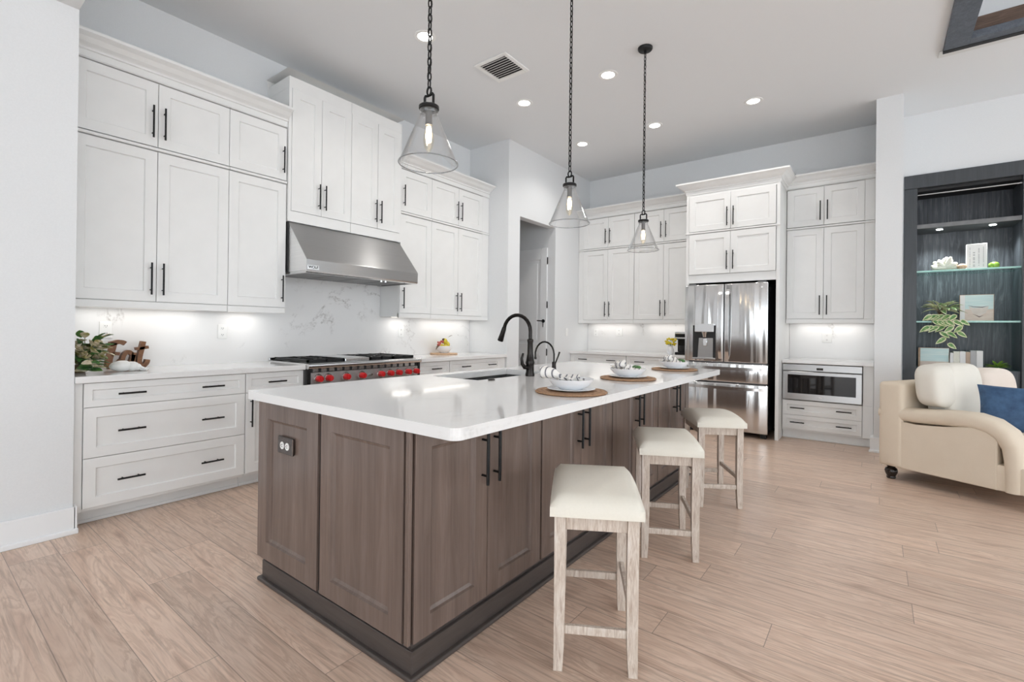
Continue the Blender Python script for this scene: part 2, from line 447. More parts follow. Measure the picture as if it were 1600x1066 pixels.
# tray beams
tb = thing('ceiling_beam', 'blue grey timber frame edging the raised tray ceiling by the sitting area', 'beam', (TX, TY, H-.02))
MB().box(TX, TX+.16, 1.6, TY-.0505, H-.03, H+.1, .002).build('long_board', M_beam, tb)
MB().box(TX+.16, 9.8, TY-.15, TY-.05, H-.03, H+.03, .002).build('cross_board', M_beam, tb)
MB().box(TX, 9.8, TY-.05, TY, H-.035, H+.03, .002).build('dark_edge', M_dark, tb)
MB().box(TX+.16, 9.8, TY-.15, TY-.13, H+.03, H+.135, .002).build('inner_face', M_beambrown, tb)

sbox('tray_border_band', M_greyband, TX-.02, 9.8, TY+.001, TY+.12, H-.007, H)  # thin grey band along the tray border, darker than the ceiling

# ------------------------------------------------------------------ cabinet parts
def door_mesh(mb, F, u0, u1, z0, z1, df, th=.02, st=.07, rec=.011, slope=.006, bev=.0015):
    t = bmesh.new()
    def ring(i, d): return [t.verts.new((a, d, c)) for a, c in ((u0+i, z0+i), (u1-i, z0+i), (u1-i, z1-i), (u0+i, z1-i))]
    st = min(st, (z1-z0)*.28)
    R = [ring(0, df-th), ring(0, df-bev), ring(bev, df), ring(st, df), ring(st+slope*.3, df-rec*.6), ring(st+slope, df-rec)]
    for A, B in zip(R, R[1:]):
        for k in range(4): t.faces.new((A[k], A[(k+1) % 4], B[(k+1) % 4], B[k]))
    t.faces.new(R[0]); t.faces.new(R[-1])
    mb.merge(t, F)
def handle(F, u, z, L, df, vert, parent, r=.0062, name='handle'):
    mb = MB(); so = .032
    if vert:
        mb.tube([(u, df+so, z-L/2), (u, df+so, z+L/2)], r, 8, F=F)
        for s in (-1, 1): mb.tube([(u, df, z+s*(L/2-.035)), (u, df+so, z+s*(L/2-.035))], r*.75, 6, F=F)
    else:
        mb.tube([(u-L/2, df+so, z), (u+L/2, df+so, z)], r, 8, F=F)
        for s in (-1, 1): mb.tube([(u+s*(L/2-.03), df, z), (u+s*(L/2-.03), df+so, z)], r*.75, 6, F=F)
    return mb.build(name, M_black, parent, smooth=True)
G = .0018
def door(F, par, u0, u1, z0, z1, df, hu=None, hz=None, L=.225, m=None, st=.07, name='door'):
    mb = MB(); door_mesh(mb, F, u0+G, u1-G, z0+G, z1-G, df, st=st)
    o = mb.build(name, m or M_cab, par)
    if hu is not None: handle(F, hu, hz, L, df, True, o)
    return o
def drawer(F, par, u0, u1, z0, z1, df, hs, L=.142, st=.06, dz=0):
    mb = MB(); door_mesh(mb, F, u0+G, u1-G, z0+G, z1-G, df, st=st)
    o = mb.build('drawer', M_cab, par)
    for h in hs: handle(F, h, (z0+z1)/2+dz, L, df, False, o)
    return o
CG = 'white shaker wall cabinets'; BG = 'white shaker base cabinets'
def wall_cab(F, label, u0, u1, z0, z1, df, doors, top=None, val=None, mold=None, fill0=0, fill1=0, L=.225, hz=None, strip=False):
    """doors: list of (ua, ub, handle side -1/+1)"""
    um = (u0+u1)/2
    root = thing('wall_cabinet', label, 'cabinet', F(um, df/2, z0), CG)
    MB().box(u0+.001, u1-.001, .003, df-.021, z0+.001, z1-.001, .001, F).build('carcass', M_cab, root)
    for a, b_, s in doors:
        h = (b_-.035) if s > 0 else (a+.035)
        door(F, root, a, b_, z0+(val or 0), z1-(mold or 0), df, h, (hz if hz else z0+(val or 0)+.165), L)
    fb = MB(); any_ = False
    if fill0: fb.box(u0+.001, u0+fill0, df-.021, df-.004, z0+.001, z1-.001, .001, F); any_ = True
    if fill1: fb.box(u1-fill1, u1-.001, df-.021, df-.004, z0+.001, z1-.001, .001, F); any_ = True
    if any_: fb.build('filler_strip', M_cab, root)
    if val:
        MB().box(u0+.001, u1-.001, df-.04, df-.001, z0-.012, z0+val-.002, .003, F).build('light_rail', M_cab, root)
    if mold:
        MB().box(u0+.001, u1-.001, df-.02, df+.012, z1-mold+.004, z1-.006, .004, F).build('mid_moulding', M_cab, root)
    if strip:
        MB().box(u0+.12, u1-.12, .06, .075, z0-.006, z0+.0005, .001, F).build('light_strip', M_strip, root)
        ld = bpy.data.lights.new('under_cabinet_lamp', 'AREA'); ld.shape = 'RECTANGLE'; ld.size = (u1-u0)-.2; ld.size_y = .05
        ld.energy = UNDER_W*(u1-u0); ld.color = (1, .955, .90)
        lo = bpy.data.objects.new('under_cabinet_lamp', ld); COL.objects.link(lo); lo.parent = root
        lo.location = Vector(F(um, .13, z0-.010))-root.location
        lo.rotation_euler = (0, 0, PI/2 if F is FR else 0)
    return root
ZV, Z2, Z3, Z4, Z5 = 1.352, 1.3915, 2.4556, 2.4936, 2.9403
XU = .349
VAL, MOLD = Z2-ZV, .03
zlo, zmid = ZV, 2.486
def lower(F, label, u0, u1, doors, **k): return wall_cab(F, label, u0, u1, zlo, zmid, XU, doors, val=VAL, mold=MOLD, hz=1.552, strip=True, **k)
def upper(F, label, u0, u1, doors, **k):
    r = wall_cab(F, label, u0, u1, zmid+.001, 2.955, XU, doors, hz=2.655, mold=.0147, L=.225, **k)
    return r
lower(FR, 'tall two-door white wall cabinet over the leafy plant and Eat sign', .80, 1.7473, [(.815, 1.2774, 1), (1.2774, 1.7473, -1)])
lower(FR, 'tall single-door white wall cabinet directly beside the hood on the plant side', 1.7473, 2.2089, [(1.7473, 2.2079, 1)])
upper(FR, 'short two-door white cabinet stacked highest above the plant and Eat sign', .80, 1.7473, [(.815, 1.2774, 1), (1.2774, 1.7473, -1)])
upper(FR, 'short single-door white cabinet tucked against the hood cabinet on the plant side', 1.7473, 2.2089, [(1.7473, 2.2079, 1)])
lower(FR, 'tall single-door white wall cabinet beside the hood on the fruit bowl side', 3.450, 3.9022, [(3.452, 3.9022, -1)])
lower(FR, 'tall two-door white wall cabinet directly above the fruit bowl', 3.9022, 4.918, [(3.9022, 4.344, 1), (4.344, 4.7855, -1)], fill1=.13)
upper(FR, 'short single-door white cabinet next to hood cabinet on the fruit bowl side', 3.450, 3.9022, [(3.452, 3.9022, -1)])
upper(FR, 'short two-door white cabinet stacked highest above the fruit bowl', 3.9022, 4.918, [(3.9022, 4.344, 1), (4.344, 4.7855, -1)], fill1=.13)
lower(FBK, 'tall two-door white back wall cabinet next to the pantry doorway wall', XP+.002, 1.588, [(.756, 1.172, 1), (1.172, 1.588, -1)], fill0=.085)
lower(FBK, 'tall two-door white back wall cabinet above coffee maker, next to the refrigerator', 1.588, 2.482, [(1.592, 2.024, 1), (2.024, 2.46, -1)], fill1=.02)
upper(FBK, 'short two-door white back wall cabinet highest beside the pantry doorway wall', XP+.002, 1.588, [(.756, 1.172, 1), (1.172, 1.588, -1)], fill0=.085)
upper(FBK, 'short two-door white back wall cabinet behind the farthest pendant', 1.588, 2.482, [(1.592, 2.024, 1), (2.024, 2.46, -1)], fill1=.02)
lower(FBK, 'tall two-door white wall cabinet above the microwave drawer', 3.532, 4.388, [(3.536, 3.9114, 1), (3.9114, 4.2948, -1)], fill1=.093)
upper(FBK, 'short two-door white wall cabinet highest above the microwave drawer', 3.532, 4.388, [(3.536, 3.9114, 1), (3.9114, 4.2948, -1)], fill1=.093)
# hood cabinets
XH = .372
for lab, a, b_, mid in (('tall two-door white cabinet over the hood, on the plant side', 2.212, 2.83, 2.521), ('tall two-door white cabinet over the hood, on the fruit bowl side', 2.83, 3.446, 3.138)):
    root = thing('hood_cabinet', lab, 'cabinet', FR((a+b_)/2, .18, 2.142), CG)
    MB().box(a+.001, b_-.001, .003, XH-.021, 2.142, 3.40, .001, FR).build('carcass', M_cab, root)
    a2, b2 = (a+.026, b_) if a < 2.5 else (a, b_-.026)
    door(FR, root, a2, mid, 2.236, 3.30, XH, mid-.03, 2.405)
    door(FR, root, mid, b2, 2.236, 3.30, XH, mid+.03, 2.405)
    f = MB(); f.box(a+.001, b_-.001, XH-.021, XH-.006, 2.142, 2.236, .002, FR); f.box(a+.001, b_-.001, XH-.021, XH-.006, 3.30, 3.40, .002, FR)
    s = (a+.001, a2) if a < 2.5 else (b2, b_-.001)
    f.box(s[0], s[1], XH-.021, XH-.006, 2.236, 3.30, 0, FR)
    f.build('face_frame', M_cab, root)

# crown mouldings
def crown(name, path, z0, z1, out, F=None, side=1, fascia=0.0):
    prof = [(0, z0-fascia), (.006, z0-fascia), (.006, z0), (.016, z0+.004), (.016, z0+.016), (.022, z0+.022),
            (out*.42, z0+(z1-z0)*.38), (out*.66, z0+(z1-z0)*.64), (out*.9, z1-.022), (out, z1-.018), (out, z1), (-.02, z1)]
    t = bmesh.new(); P = [Vector((x, y)) for x, y in path]; rows = []
    for i, p in enumerate(P):
        ns = []
        if i > 0: d = (p-P[i-1]).normalized(); ns.append(Vector((d.y, -d.x))*side)
        if i < len(P)-1: d = (P[i+1]-p).normalized(); ns.append(Vector((d.y, -d.x))*side)
        if len(ns) == 2: mv = (ns[0]+ns[1]); mv = mv/ (mv.dot(ns[0]))
        else: mv = ns[0]
        rows.append([t.verts.new((p.x+mv.x*o, p.y+mv.y*o, z)) for o, z in prof])
    for A, B in zip(rows, rows[1:]):
        for k in range(len(prof)-1): t.faces.new((A[k], A[k+1], B[k+1], B[k]))
    t.faces.new(rows[0]); t.faces.new(rows[-1])
    mb = MB(); mb.merge(t); return struct(mb.build(name, M_cab))
CZ = 3.09
crown('trim_2', [(XU-.004, .795), (XU-.004, 2.21)], 2.9965, CZ, .11, side=1, fascia=.042)
crown('trim_3', [(XU-.004, 3.448), (XU-.004, 4.9195)], 2.9965, CZ, .11, side=1, fascia=.042)
crown('trim_4', [(.004, 2.211), (XH-.006, 2.211), (XH-.006, 3.447), (.004, 3.447)], 3.345, 3.455, .105, side=-1, fascia=.045)
yb_ = YB-XU+.004
crown('trim_5', [(XP+.001, yb_), (2.484, yb_)], 2.9965, CZ, .11, side=1, fascia=.042)
crown('trim_6', [(3.53, yb_), (4.389, yb_)], 2.9965, CZ, .11, side=1, fascia=.042)
YF = 6.2531
crown('trim_7', [(2.484, YB-.004), (2.484, YF), (3.531, YF), (3.531, YB-.004)], 2.98, 3.075, .105, side=1, fascia=.042)

# fridge surround
fs = thing('refrigerator_surround', 'white four-door cabinet surround built over and around the refrigerator', 'cabinet', (3.0, 6.66, 0), BG)
dF = YB-YF
MB().box(2.486, 2.522, YF, YB-.003, .001, 2.95, .001).build('side_panel', M_cab, fs)
MB().box(3.496, 3.530, YF, YB-.003, .001, 2.95, .001).build('side_panel', M_cab, fs)
MB().box(2.5225, 3.4955, YF+.022, YB-.003, 1.85, 2.95, .001).build('carcass', M_cab, fs)
for z0, z1 in ((1.83, 1.932), (2.91, 2.95)): MB().box(2.5225, 3.4955, YF+.003, YF+.0215, z0, z1, .001).build('face_rail', M_cab, fs)
MB().box(2.478, 3.537, YF-.024, YF-.0005, 2.443, 2.462, .004).build('mid_moulding', M_cab, fs)
for a, b_, s in ((2.526, 3.009, 1), (3.009, 3.492, -1)):
    h = b_-.035 if s > 0 else a+.035
    door(FBK, fs, a, b_, 1.933, 2.438, dF+.018, h, 2.09)
    door(FBK, fs, a, b_, 2.468, 2.909, dF+.018, h, 2.615)

# ------------------------------------------------------------------ base cabinets
XD = .644
def base_cab(F, label, u0, u1, df, toe, rows, z1=.873, fill0=0, fill1=0):
    root = thing('base_cabinet', label, 'cabinet', F((u0+u1)/2, df/2, 0), BG)
    MB().box(u0+.001, u1-.001, .003, df-.021, .095, z1, .001, F).build('carcass', M_cab, root)
    k = MB(); k.box(u0+.001, u1-.001, .003, df-toe, .001, .094, .001, F); k.box(u0+.001, u1-.001, df-toe, df-toe+.012, .001, .022, .003, F)
    k.build('toe_kick', M_cab, root)
    if fill0: MB().box(u0+.001, u0+fill0-.001, df-.021, df-.005, .10, z1, .001, F).build('filler_strip', M_cab, root)
    if fill1: MB().box(u1-fill1+.001, u1-.001, df-.021, df-.005, .10, z1, .001, F).build('filler_strip', M_cab, root)
    for r in rows:
        if r[0] == 'dr': drawer(F, root, r[1], r[2], r[3], r[4], df, r[5])
        else: door(F, root, r[1], r[2], r[3], r[4], df, r[5], r[6])
    return root
a, b_ = .836, 1.7605
base_cab(FR, 'wide white base cabinet of three deep drawers beneath the plant and Eat sign', .795, b_, XD, .11,
    [('dr', a, b_, z0, z1, (1.068, 1.533)) for z0, z1 in ((.1143, .4154), (.4154, .7225), (.7225, .871))], fill0=.04)
base_cab(FR, 'narrow white base cabinet beside the range on the plant side', 1.7605, 2.2200, XD, .11,
    [('dr', 1.7625, 2.2190, .7225, .871, (1.99,)), ('do', 1.7625, 2.2190, .1143, .7225, 1.80, .58)])
base_cab(FR, 'narrow white base cabinet beside the range on the fruit bowl side', 3.4455, 3.92, XD, .11,
    [('dr', 3.447, 3.92, .7225, .871, (3.70,)), ('do', 3.447, 3.92, .1143, .7225, 3.87, .58)])
base_cab(FR, 'wide white base cabinet under the fruit bowl by the pantry wall', 3.92, 4.918, XD, .11,
    [('dr', 3.923, 4.81, .7225, .871, (4.165, 4.63)), ('do', 3.923, 4.366, .1143, .7225, 4.33, .58), ('do', 4.366, 4.81, .1143, .7225, 4.40, .58)], fill1=.105)
dB = YB-6.50
base_cab(FBK, 'white back wall base cabinet beside the pantry doorway wall', XP+.002, 1.583, dB, .06,
    [('dr', .70, 1.58, .7225, .871, (.90, 1.36)), ('do', .70, 1.14, .1143, .7225, 1.105, .58), ('do', 1.14, 1.58, .1143, .7225, 1.175, .58)], fill0=.03)
base_cab(FBK, 'white back wall base cabinet under the coffee maker', 1.583, 2.484, dB, .06,
    [('dr', 1.586, 2.46, .7225, .871, (1.79, 2.25)), ('do', 1.586, 2.023, .1143, .7225, 1.988, .58), ('do', 2.023, 2.46, .1143, .7225, 2.058, .58)], fill1=.02)
mc = base_cab(FBK, 'white base cabinet of two drawers under the microwave drawer', 3.532, 4.388, dB, .06,
    [('dr', 3.536, 4.2903, .115, .278, (3.69, 4.13)), ('dr', 3.536, 4.2903, .278, .447, (3.69, 4.13))], z1=.447, fill1=.093)
m_ = MB(); m_.box(3.533, 4.387, .003, .02, .4475, .873, 0, FBK); m_.box(4.297, 4.387, .02, dB-.005, .4475, .873, .001, FBK); m_.box(3.5325, 3.5345, .02, dB-.02, .4475, .873, 0, FBK)
m_.build('niche_panel', M_cab, mc)
# microwave drawer
mw = thing('microwave_drawer', 'stainless steel microwave drawer with black glass window under the niche counter', 'microwave', (3.915, 6.7, .449))
MB().box(3.537, 4.290, 6.53, 7.04, .4485, .868, .002).build('body', M_steelside, mw)
MB().box(3.536, 4.291, 6.497, 6.53, .788, .866, .004).build('control_strip', M_steelH, mw)
dr = MB(); dr.box(3.536, 4.291, 6.488, 6.53, .455, .783, .006); dr = dr.build('drawer_front', M_steelH, mw)
MB().box(3.590, 4.236, 6.4855, 6.489, .530, .745, .001).build('window', M_ovenglass, dr)
MB().box(3.872, 3.935, 6.4945, 6.498, .805, .830, .001).build('display', M_ovenglass, mw)
MB().box(3.885, 3.925, 6.4865, 6.4885, .492, .502, .0005).build('badge', M_steelT, mw)

# ------------------------------------------------------------------ counters and splashes
ZC = .914; ZS = .874
def counter(F, label, u0, u1, d0, d1, grp='white quartz worktops'):
    mb = MB(); mb.box(u0, u1, d0, d1, ZS, ZC, .004, F, 2)
    o = mb.build('countertop', M_counter, loc=F((u0+u1)/2, d1, ZS)); return tag(o, label, 'countertop', grp)
counter(FR, 'white quartz worktop carrying the plant, shell and Eat sign', .793, 2.2215, .0225, .6723)
counter(FR, 'white quartz worktop carrying the fruit bowl', 3.4445, 4.918, .0225, .6723)
counter(FBK, 'white quartz worktop along the back wall beside the refrigerator', XP+.002, 2.484, .0225, YB-6.4688)
counter(FBK, 'short white quartz worktop in the niche over the microwave drawer', 3.532, 4.388, .0225, YB-6.4688)
def splash(F, label, boxes):
    mb = MB()
    for u0, u1, z0, z1 in boxes: mb.box(u0, u1, .001, .021, z0, z1, 0, F)
    u0, u1, z0, z1 = boxes[0]
    return tag(mb.build('backsplash', M_splash, loc=F((u0+u1)/2, .01, z0)), label, 'backsplash', 'veined quartz backsplashes')
splash(FR, 'large white quartz backsplash with grey veins behind the range', [(.793, 4.918, ZS, 1.351), (2.211, 3.448, 1.351, 2.14)])
splash(FBK, 'white quartz backsplash behind the coffee maker', [(XP+.002, 2.484, ZS, 1.351)])
splash(FBK, 'white quartz backsplash of the niche over the microwave drawer', [(3.532, 4.388, ZS, 1.351)])

def outlet(F, label, u, z, d=.021, w=.072, h=.118, switch=False):
    r = thing('wall_switch' if switch else 'wall_outlet', label, 'switch' if switch else 'outlet', F(u, d, z), 'white wall plates')
    MB().box(u-w/2, u+w/2, d, d+.006, z-h/2, z+h/2, .002, F).build('cover_plate', M_plastic, r)
    if switch: MB().box(u-.017, u+.017, d+.006, d+.011, z-.032, z+.032, .001, F).build('rocker', M_plastic, r)
    else:
        for s in (-1, 1):
            p = MB().box(u-.015, u+.015, d+.006, d+.0075, z+s*.027-.013, z+s*.027+.013, .0005, F).build('receptacle', M_plastic, r)
            q = MB()
            for e in (-.006, .006): q.box(u+e-.0012, u+e+.0012, d+.0075, d+.0082, z+s*.027-.004, z+s*.027+.006, 0, F)
            q.box(u-.002, u+.002, d+.0075, d+.0082, z+s*.027-.010, z+s*.027-.0065, 0, F)
            q.build('slots', M_dark, p)
outlet(FR, 'white wall outlet behind the leafy plant', 1.072, 1.19)
outlet(FR, 'white wall outlet between the Eat sign and the range', 1.84, 1.181)
outlet(FR, 'white wall outlet between the range and the fruit bowl', 3.744, 1.183, w=.08)
outlet(FBK, 'white wall outlet on back splash nearest the pantry wall', .815, 1.194)
outlet(FBK, 'white wall outlet on back splash, second from the pantry wall', 1.216, 1.205, w=.11)
outlet(FBK, 'white wall outlet in the niche over the microwave drawer', 3.929, 1.172, w=.10)
FP = lambda u, d, z: (d, u, z)
outlet(FP, 'white wall switch beside the pantry doorway', 6.384, 1.20, d=XP+.0005, switch=True)

# ------------------------------------------------------------------ range hood
hd = thing('range_hood', 'sloped stainless steel range hood with a dark underside over the range', 'range hood', (.02, 2.833, 1.69))
h0, h1 = 2.228, 3.434
prof = [(.023, 1.70), (.023, 2.138), (.352, 2.138), (.648, 1.80), (.655, 1.79), (.650, 1.70)]
MB().prism(prof, h0, h1, lambda p, q, a: (p, a, q)).build('body', M_steelH, hd)
for y in (h0-.0016, h1+.0002): MB().prism([(.024, 1.702), (.024, 2.136), (.351, 2.136), (.646, 1.80), (.652, 1.79), (.648, 1.702)], y, y+.0014, lambda p, q, a: (p, a, q)).build('side_panel', M_steelRefl, hd)  # thin plates added; their pale colour paints the white the sides reflect
lip = MB(); lip.prism([(.60, 1.682), (.60, 1.7005), (.652, 1.7005), (.648, 1.688), (.640, 1.682)], h0, h1, lambda p, q, a: (p, a, q))
lip.box(.03, .60, h0, h0+.03, 1.682, 1.699); lip.box(.03, .60, h1-.03, h1, 1.682, 1.699)
lip.build('bottom_lip', M_steelT, hd)
fl = MB()
for k in range(4):
    y0 = h0+.05+k*.278; fl.box(.06, .57, y0, y0+.268, 1.688, 1.6995, .003)
fl.build('baffle_filter', M_steelside, hd)
for y in (3.03, 3.08): MB().lathe([(0, 0), (.016, 0), (.016, .014), (0, .014)], (.585, y, 1.672), 12).build('knob', M_steelT, hd, True)
bd = MB(); bd.box(.6524, .6585, h0+.006, h0+.108, 1.708, 1.745, .001); badge = bd.build('badge', M_steelT, hd)
def text_mesh(name, body, size, m, parent, loc_fn, ext=.0008):
    cu = bpy.data.curves.new('tmp_text', 'FONT'); cu.body = body; cu.size = size; cu.extrude = ext; cu.align_x = 'CENTER'; cu.align_y = 'CENTER'
    cu.offset = size*.02
    to = bpy.data.objects.new('tmp_text', cu); COL.objects.link(to)
    dg = bpy.context.evaluated_depsgraph_get()
    me = bpy.data.meshes.new_from_object(to.evaluated_get(dg))
    bpy.data.objects.remove(to); bpy.data.curves.remove(cu)
    mb = MB(); mb.bm.from_mesh(me); bpy.data.meshes.remove(me)
    for v in mb.bm.verts: v.co = Vector(loc_fn(*v.co))
    bmesh.ops.recalc_face_normals(mb.bm, faces=mb.bm.faces)
    return mb.build(name, m, parent)
text_mesh('lettering', 'WOLF', .030, M_dark, badge, lambda x, y, z: (.6588+z, h0+.057+x, 1.727+y))
fillr = MB().box(.03, .36, 2.2135, 2.2265, 1.70, 2.138).build('gap_filler', M_dark, hd)

# ------------------------------------------------------------------ range
r0, r1 = 2.2235, 3.4425
rg = thing('cooking_range', 'wide stainless steel gas range with nine red knobs', 'range', (.34, 2.833, 0))
MB().box(.0225, .655, r0, r1, .11, .872, .002).build('body', M_steelside, rg)
kb = MB(); kb.box(.05, .58, r0+.01, r1-.01, .06, .11)
kb.build('plinth', M_dark, rg)
for y in (r0+.06, r1-.06):
    for x in (.1, .55): MB().lathe([(0, 0.001), (.02, 0.001), (.02, .06), (0, .06)], (x, y, 0), 10).build('foot', M_steelT, rg, True)
MB().box(.0225, .665, r0, r1, .8725, .922, .003).build('cooktop_deck', M_steelT, rg)
MB().prism([(.665, .880), (.665, .921), (.70, .921), (.715, .913), (.718, .900), (.712, .884), (.70, .878)], r0-.0, r1+.0, lambda p, q, a: (p, a, q)).build('front_rail', M_steelT, rg, True)
MB().box(.655, .69, r0+.03, r1-.03, .72, .845, .002).build('control_panel', M_steelH, rg)
v = MB(); v.box(.655, .683, r0+.03, r1-.03, .8455, .8775); v = v.build('vent_recess', M_dark, rg)
q = MB()
y = r0+.05
while y < r1-.1:
    q.box(.683, .688, y, y+.05, .85, .876); y += .075
q.build('vent_bridge', M_steelT, v)
c_ = MB(); c_.prism([(r0, .71), (r0, .879), (r0+.0295, .879), (r0+.0295, .71)], .655, .692, lambda p, q, a: (a, p, q)); c_.prism([(r1, .71), (r1, .879), (r1-.0295, .879), (r1-.0295, .71)], .655, .692, lambda p, q, a: (a, p, q))
c_.build('side_trim', M_black, rg)
for y in (2.321, 2.413, 2.582, 2.744, 2.951, 3.058, 3.159, 3.276, 3.379):
    kn = MB().lathe([(0, .690), (.037, .690), (.040, .696), (.036, .704), (0, .704)], (0, y, .795), 20, axis='x')
    bz = kn.build('knob', M_steelT, rg, True)
    g = MB().lathe([(0, .704), (.0265, .704), (.025, .738), (.021, .745), (0, .745)], (0, y, .795), 18, axis='x')
    g.box(.742, .752, y-.006, y+.006, .772, .818, .002)
    g.build('grip', M_red, bz, True)
sk = MB().lathe([(0, .690), (.014, .690), (.012, .712), (0, .712)], (0, 2.845, .795), 12, axis='x').build('mode_switch', M_steelT, rg, True)
for a, b_ in ((r0+.01, r0+.72), (r0+.73, r1-.01)):
    d_ = MB().box(.655, .69, a, b_, .16, .70, .004).build('oven_door', M_steelH, rg)
    MB().box(.69, .692, a+.12, b_-.12, .30, .56, .001).build('oven_window', M_ovenglass, d_)
    hh = MB(); hh.tube([(.735, a+.03, .655), (.735, b_-.03, .655)], .013, 10)
    for y in (a+.08, b_-.08): hh.tube([(.69, y, .655), (.735, y, .655)], .008, 8)
    hh.build('handle', M_steelT, d_, True)
MB().box(.0225, .045, r0+.003, r1-.003, .922, .945, .003).build('back_guard', M_steelT, rg)
def grate(y0, y1):
    g = MB(); z0, z1 = .923, .952
    for (a, b2) in ((y0, y0+.016), (y1-.016, y1), ((y0+y1)/2-.008, (y0+y1)/2+.008)): g.box(.075, .63, a, b2, z0+.006, z1)
    for x in (.075, .345, .612): g.box(x, x+.018, y0, y1, z0, z1-.002)
    for cx in (.215, .485):
        for k in range(6):
            a = k*PI/3+.3
            g.tube([(cx+.04*math.cos(a), (y0+y1)/2+.04*math.sin(a), z1-.006), (cx+.115*math.cos(a), (y0+y1)/2+.13*math.sin(a), z1-.006)], .006, 6)
    g.build('grate', M_black, rg)
    for cx in (.215, .485):
        MB().lathe([(0, .922), (.05, .922), (.05, .932), (.034, .934), (.03, .942), (0, .942)], (cx, (y0+y1)/2, 0), 18).build('burner', M_black, rg, True)
grate(r0+.035, r0+.385); grate(r0+.66, r0+.92); grate(r0+.925, r1-.035)
gd = MB(); gd.box(.08, .63, r0+.395, r0+.65, .923, .949, .004); gd.box(.10, .60, r0+.41, r0+.635, .9485, .9535, .002)
gd.build('griddle', M_steelT, rg)

# ------------------------------------------------------------------ refrigerator
rf = thing('refrigerator', 'stainless steel french-door refrigerator with ice dispenser', 'refrigerator', (2.965, 6.6, 0))
MB().box(2.535, 3.41, 6.245, 6.98, .05, 1.765, .004).build('body', M_steelside, rf)
ft = MB()
for x in (2.56, 3.38): ft.box(x-.03, x+.03, 6.25, 6.31, .001, .05)
ft.box(2.53, 3.41, 6.85, 6.95, .001, .05)
ft.build('foot', M_dark, rf)
YD = 6.185
def fdoor(name, x0, x1, z0, z1):
    mb = MB(); mb.box(x0, x1, YD, 6.24, z0, z1, .010, None, 3); return mb.build(name, M_steelV, rf, True, 60)
dl = fdoor('door', 2.500, 2.953, .868, 1.80); dR = fdoor('door', 2.960, 3.428, .868, 1.80)
d1 = fdoor('drawer', 2.500, 3.432, .632, .855); d2 = fdoor('drawer', 2.500, 3.434, .062, .618)
def bowed(par, pts, w, tk):
    mb = MB(); t = bmesh.new(); rows = []
    for (x, y, z, dx) in pts:
        rows.append([t.verts.new((x-w/2*(1 if dx else 0), y+0, z-(0 if dx else w/2))), t.verts.new((x+w/2*(1 if dx else 0), y, z+(0 if dx else w/2))),
                     t.verts.new((x+w/2*(1 if dx else 0), y+tk, z+(0 if dx else w/2))), t.verts.new((x-w/2*(1 if dx else 0), y+tk, z-(0 if dx else w/2)))])
    for A, B in zip(rows, rows[1:]):
        for k in range(4): t.faces.new((A[k], A[(k+1) % 4], B[(k+1) % 4], B[k]))
    t.faces.new(rows[0]); t.faces.new(rows[-1]); mb.merge(t)
    return mb.build('handle', M_steelT, par, True, 50)
for par, x in ((dl, 2.920), (dR, 3.002)):
    bowed(par, [(x, YD-.001-.055*math.sin(PI*min(1, max(0, k/14)))**.35, .905+.83*k/14, True) for k in range(15)], .036, .016)
for par, z in ((d1, .795), (d2, .565)):
    bowed(par, [(2.53+.865*k/14, YD-.001-.045*math.sin(PI*k/14)**.3, z, False) for k in range(15)], .034, .016)
# dispenser
dp = MB(); dp.box(2.600, 2.868, YD-.0035, YD-.0005, .90, 1.305, .002); dp = dp.build('dispenser', M_dark, dl)
MB().box(2.625, 2.850, YD-.022, YD-.0005, 1.225, 1.325, .004).build('dispenser_panel', M_steelT, dl)
bk = MB(); bk.prism([(2.66, .905), (2.838, .905), (2.838, 1.15), (2.675, 1.15)], YD-.010, YD-.0005, lambda p, q, a: (p, a, q), .002); bk.build('dispenser_back', M_steelH, dl)
sp_ = MB(); sp_.lathe([(0, 1.16), (.022, 1.16), (.03, 1.19), (.04, 1.224), (0, 1.224)], (2.745, YD-.02, 0), 16)
sp_.box(2.725, 2.775, YD-.03, YD-.011, 1.05, 1.15, .006)
sp_.build('dispenser_spout', M_steelT, dl, True)
MB().box(2.602, 2.866, YD-.03, YD-.0005, .892, .912, .004).build('drip_tray', M_steelT, dl)
MB().lathe([(0, 0), (.011, 0), (.011, -.003), (0, -.003)], (3.365, YD-.0005, 1.745), 16, axis='y').build('badge', M_plastic, dR)
hg = MB(); hg.box(2.53, 2.62, 6.22, 6.30, 1.80, 1.818, .004); hg.box(3.31, 3.40, 6.22, 6.30, 1.80, 1.818, .004); hg.build('hinge_cover', M_steelside, rf)
# dark sheets added to paint the shade in the gap around the refrigerator
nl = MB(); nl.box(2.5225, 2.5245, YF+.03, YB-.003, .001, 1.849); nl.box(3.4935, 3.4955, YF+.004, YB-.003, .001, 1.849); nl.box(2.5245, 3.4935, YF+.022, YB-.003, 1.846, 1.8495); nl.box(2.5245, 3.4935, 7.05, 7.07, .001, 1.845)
nl.build('niche_gap_shade', M_dark, fs)

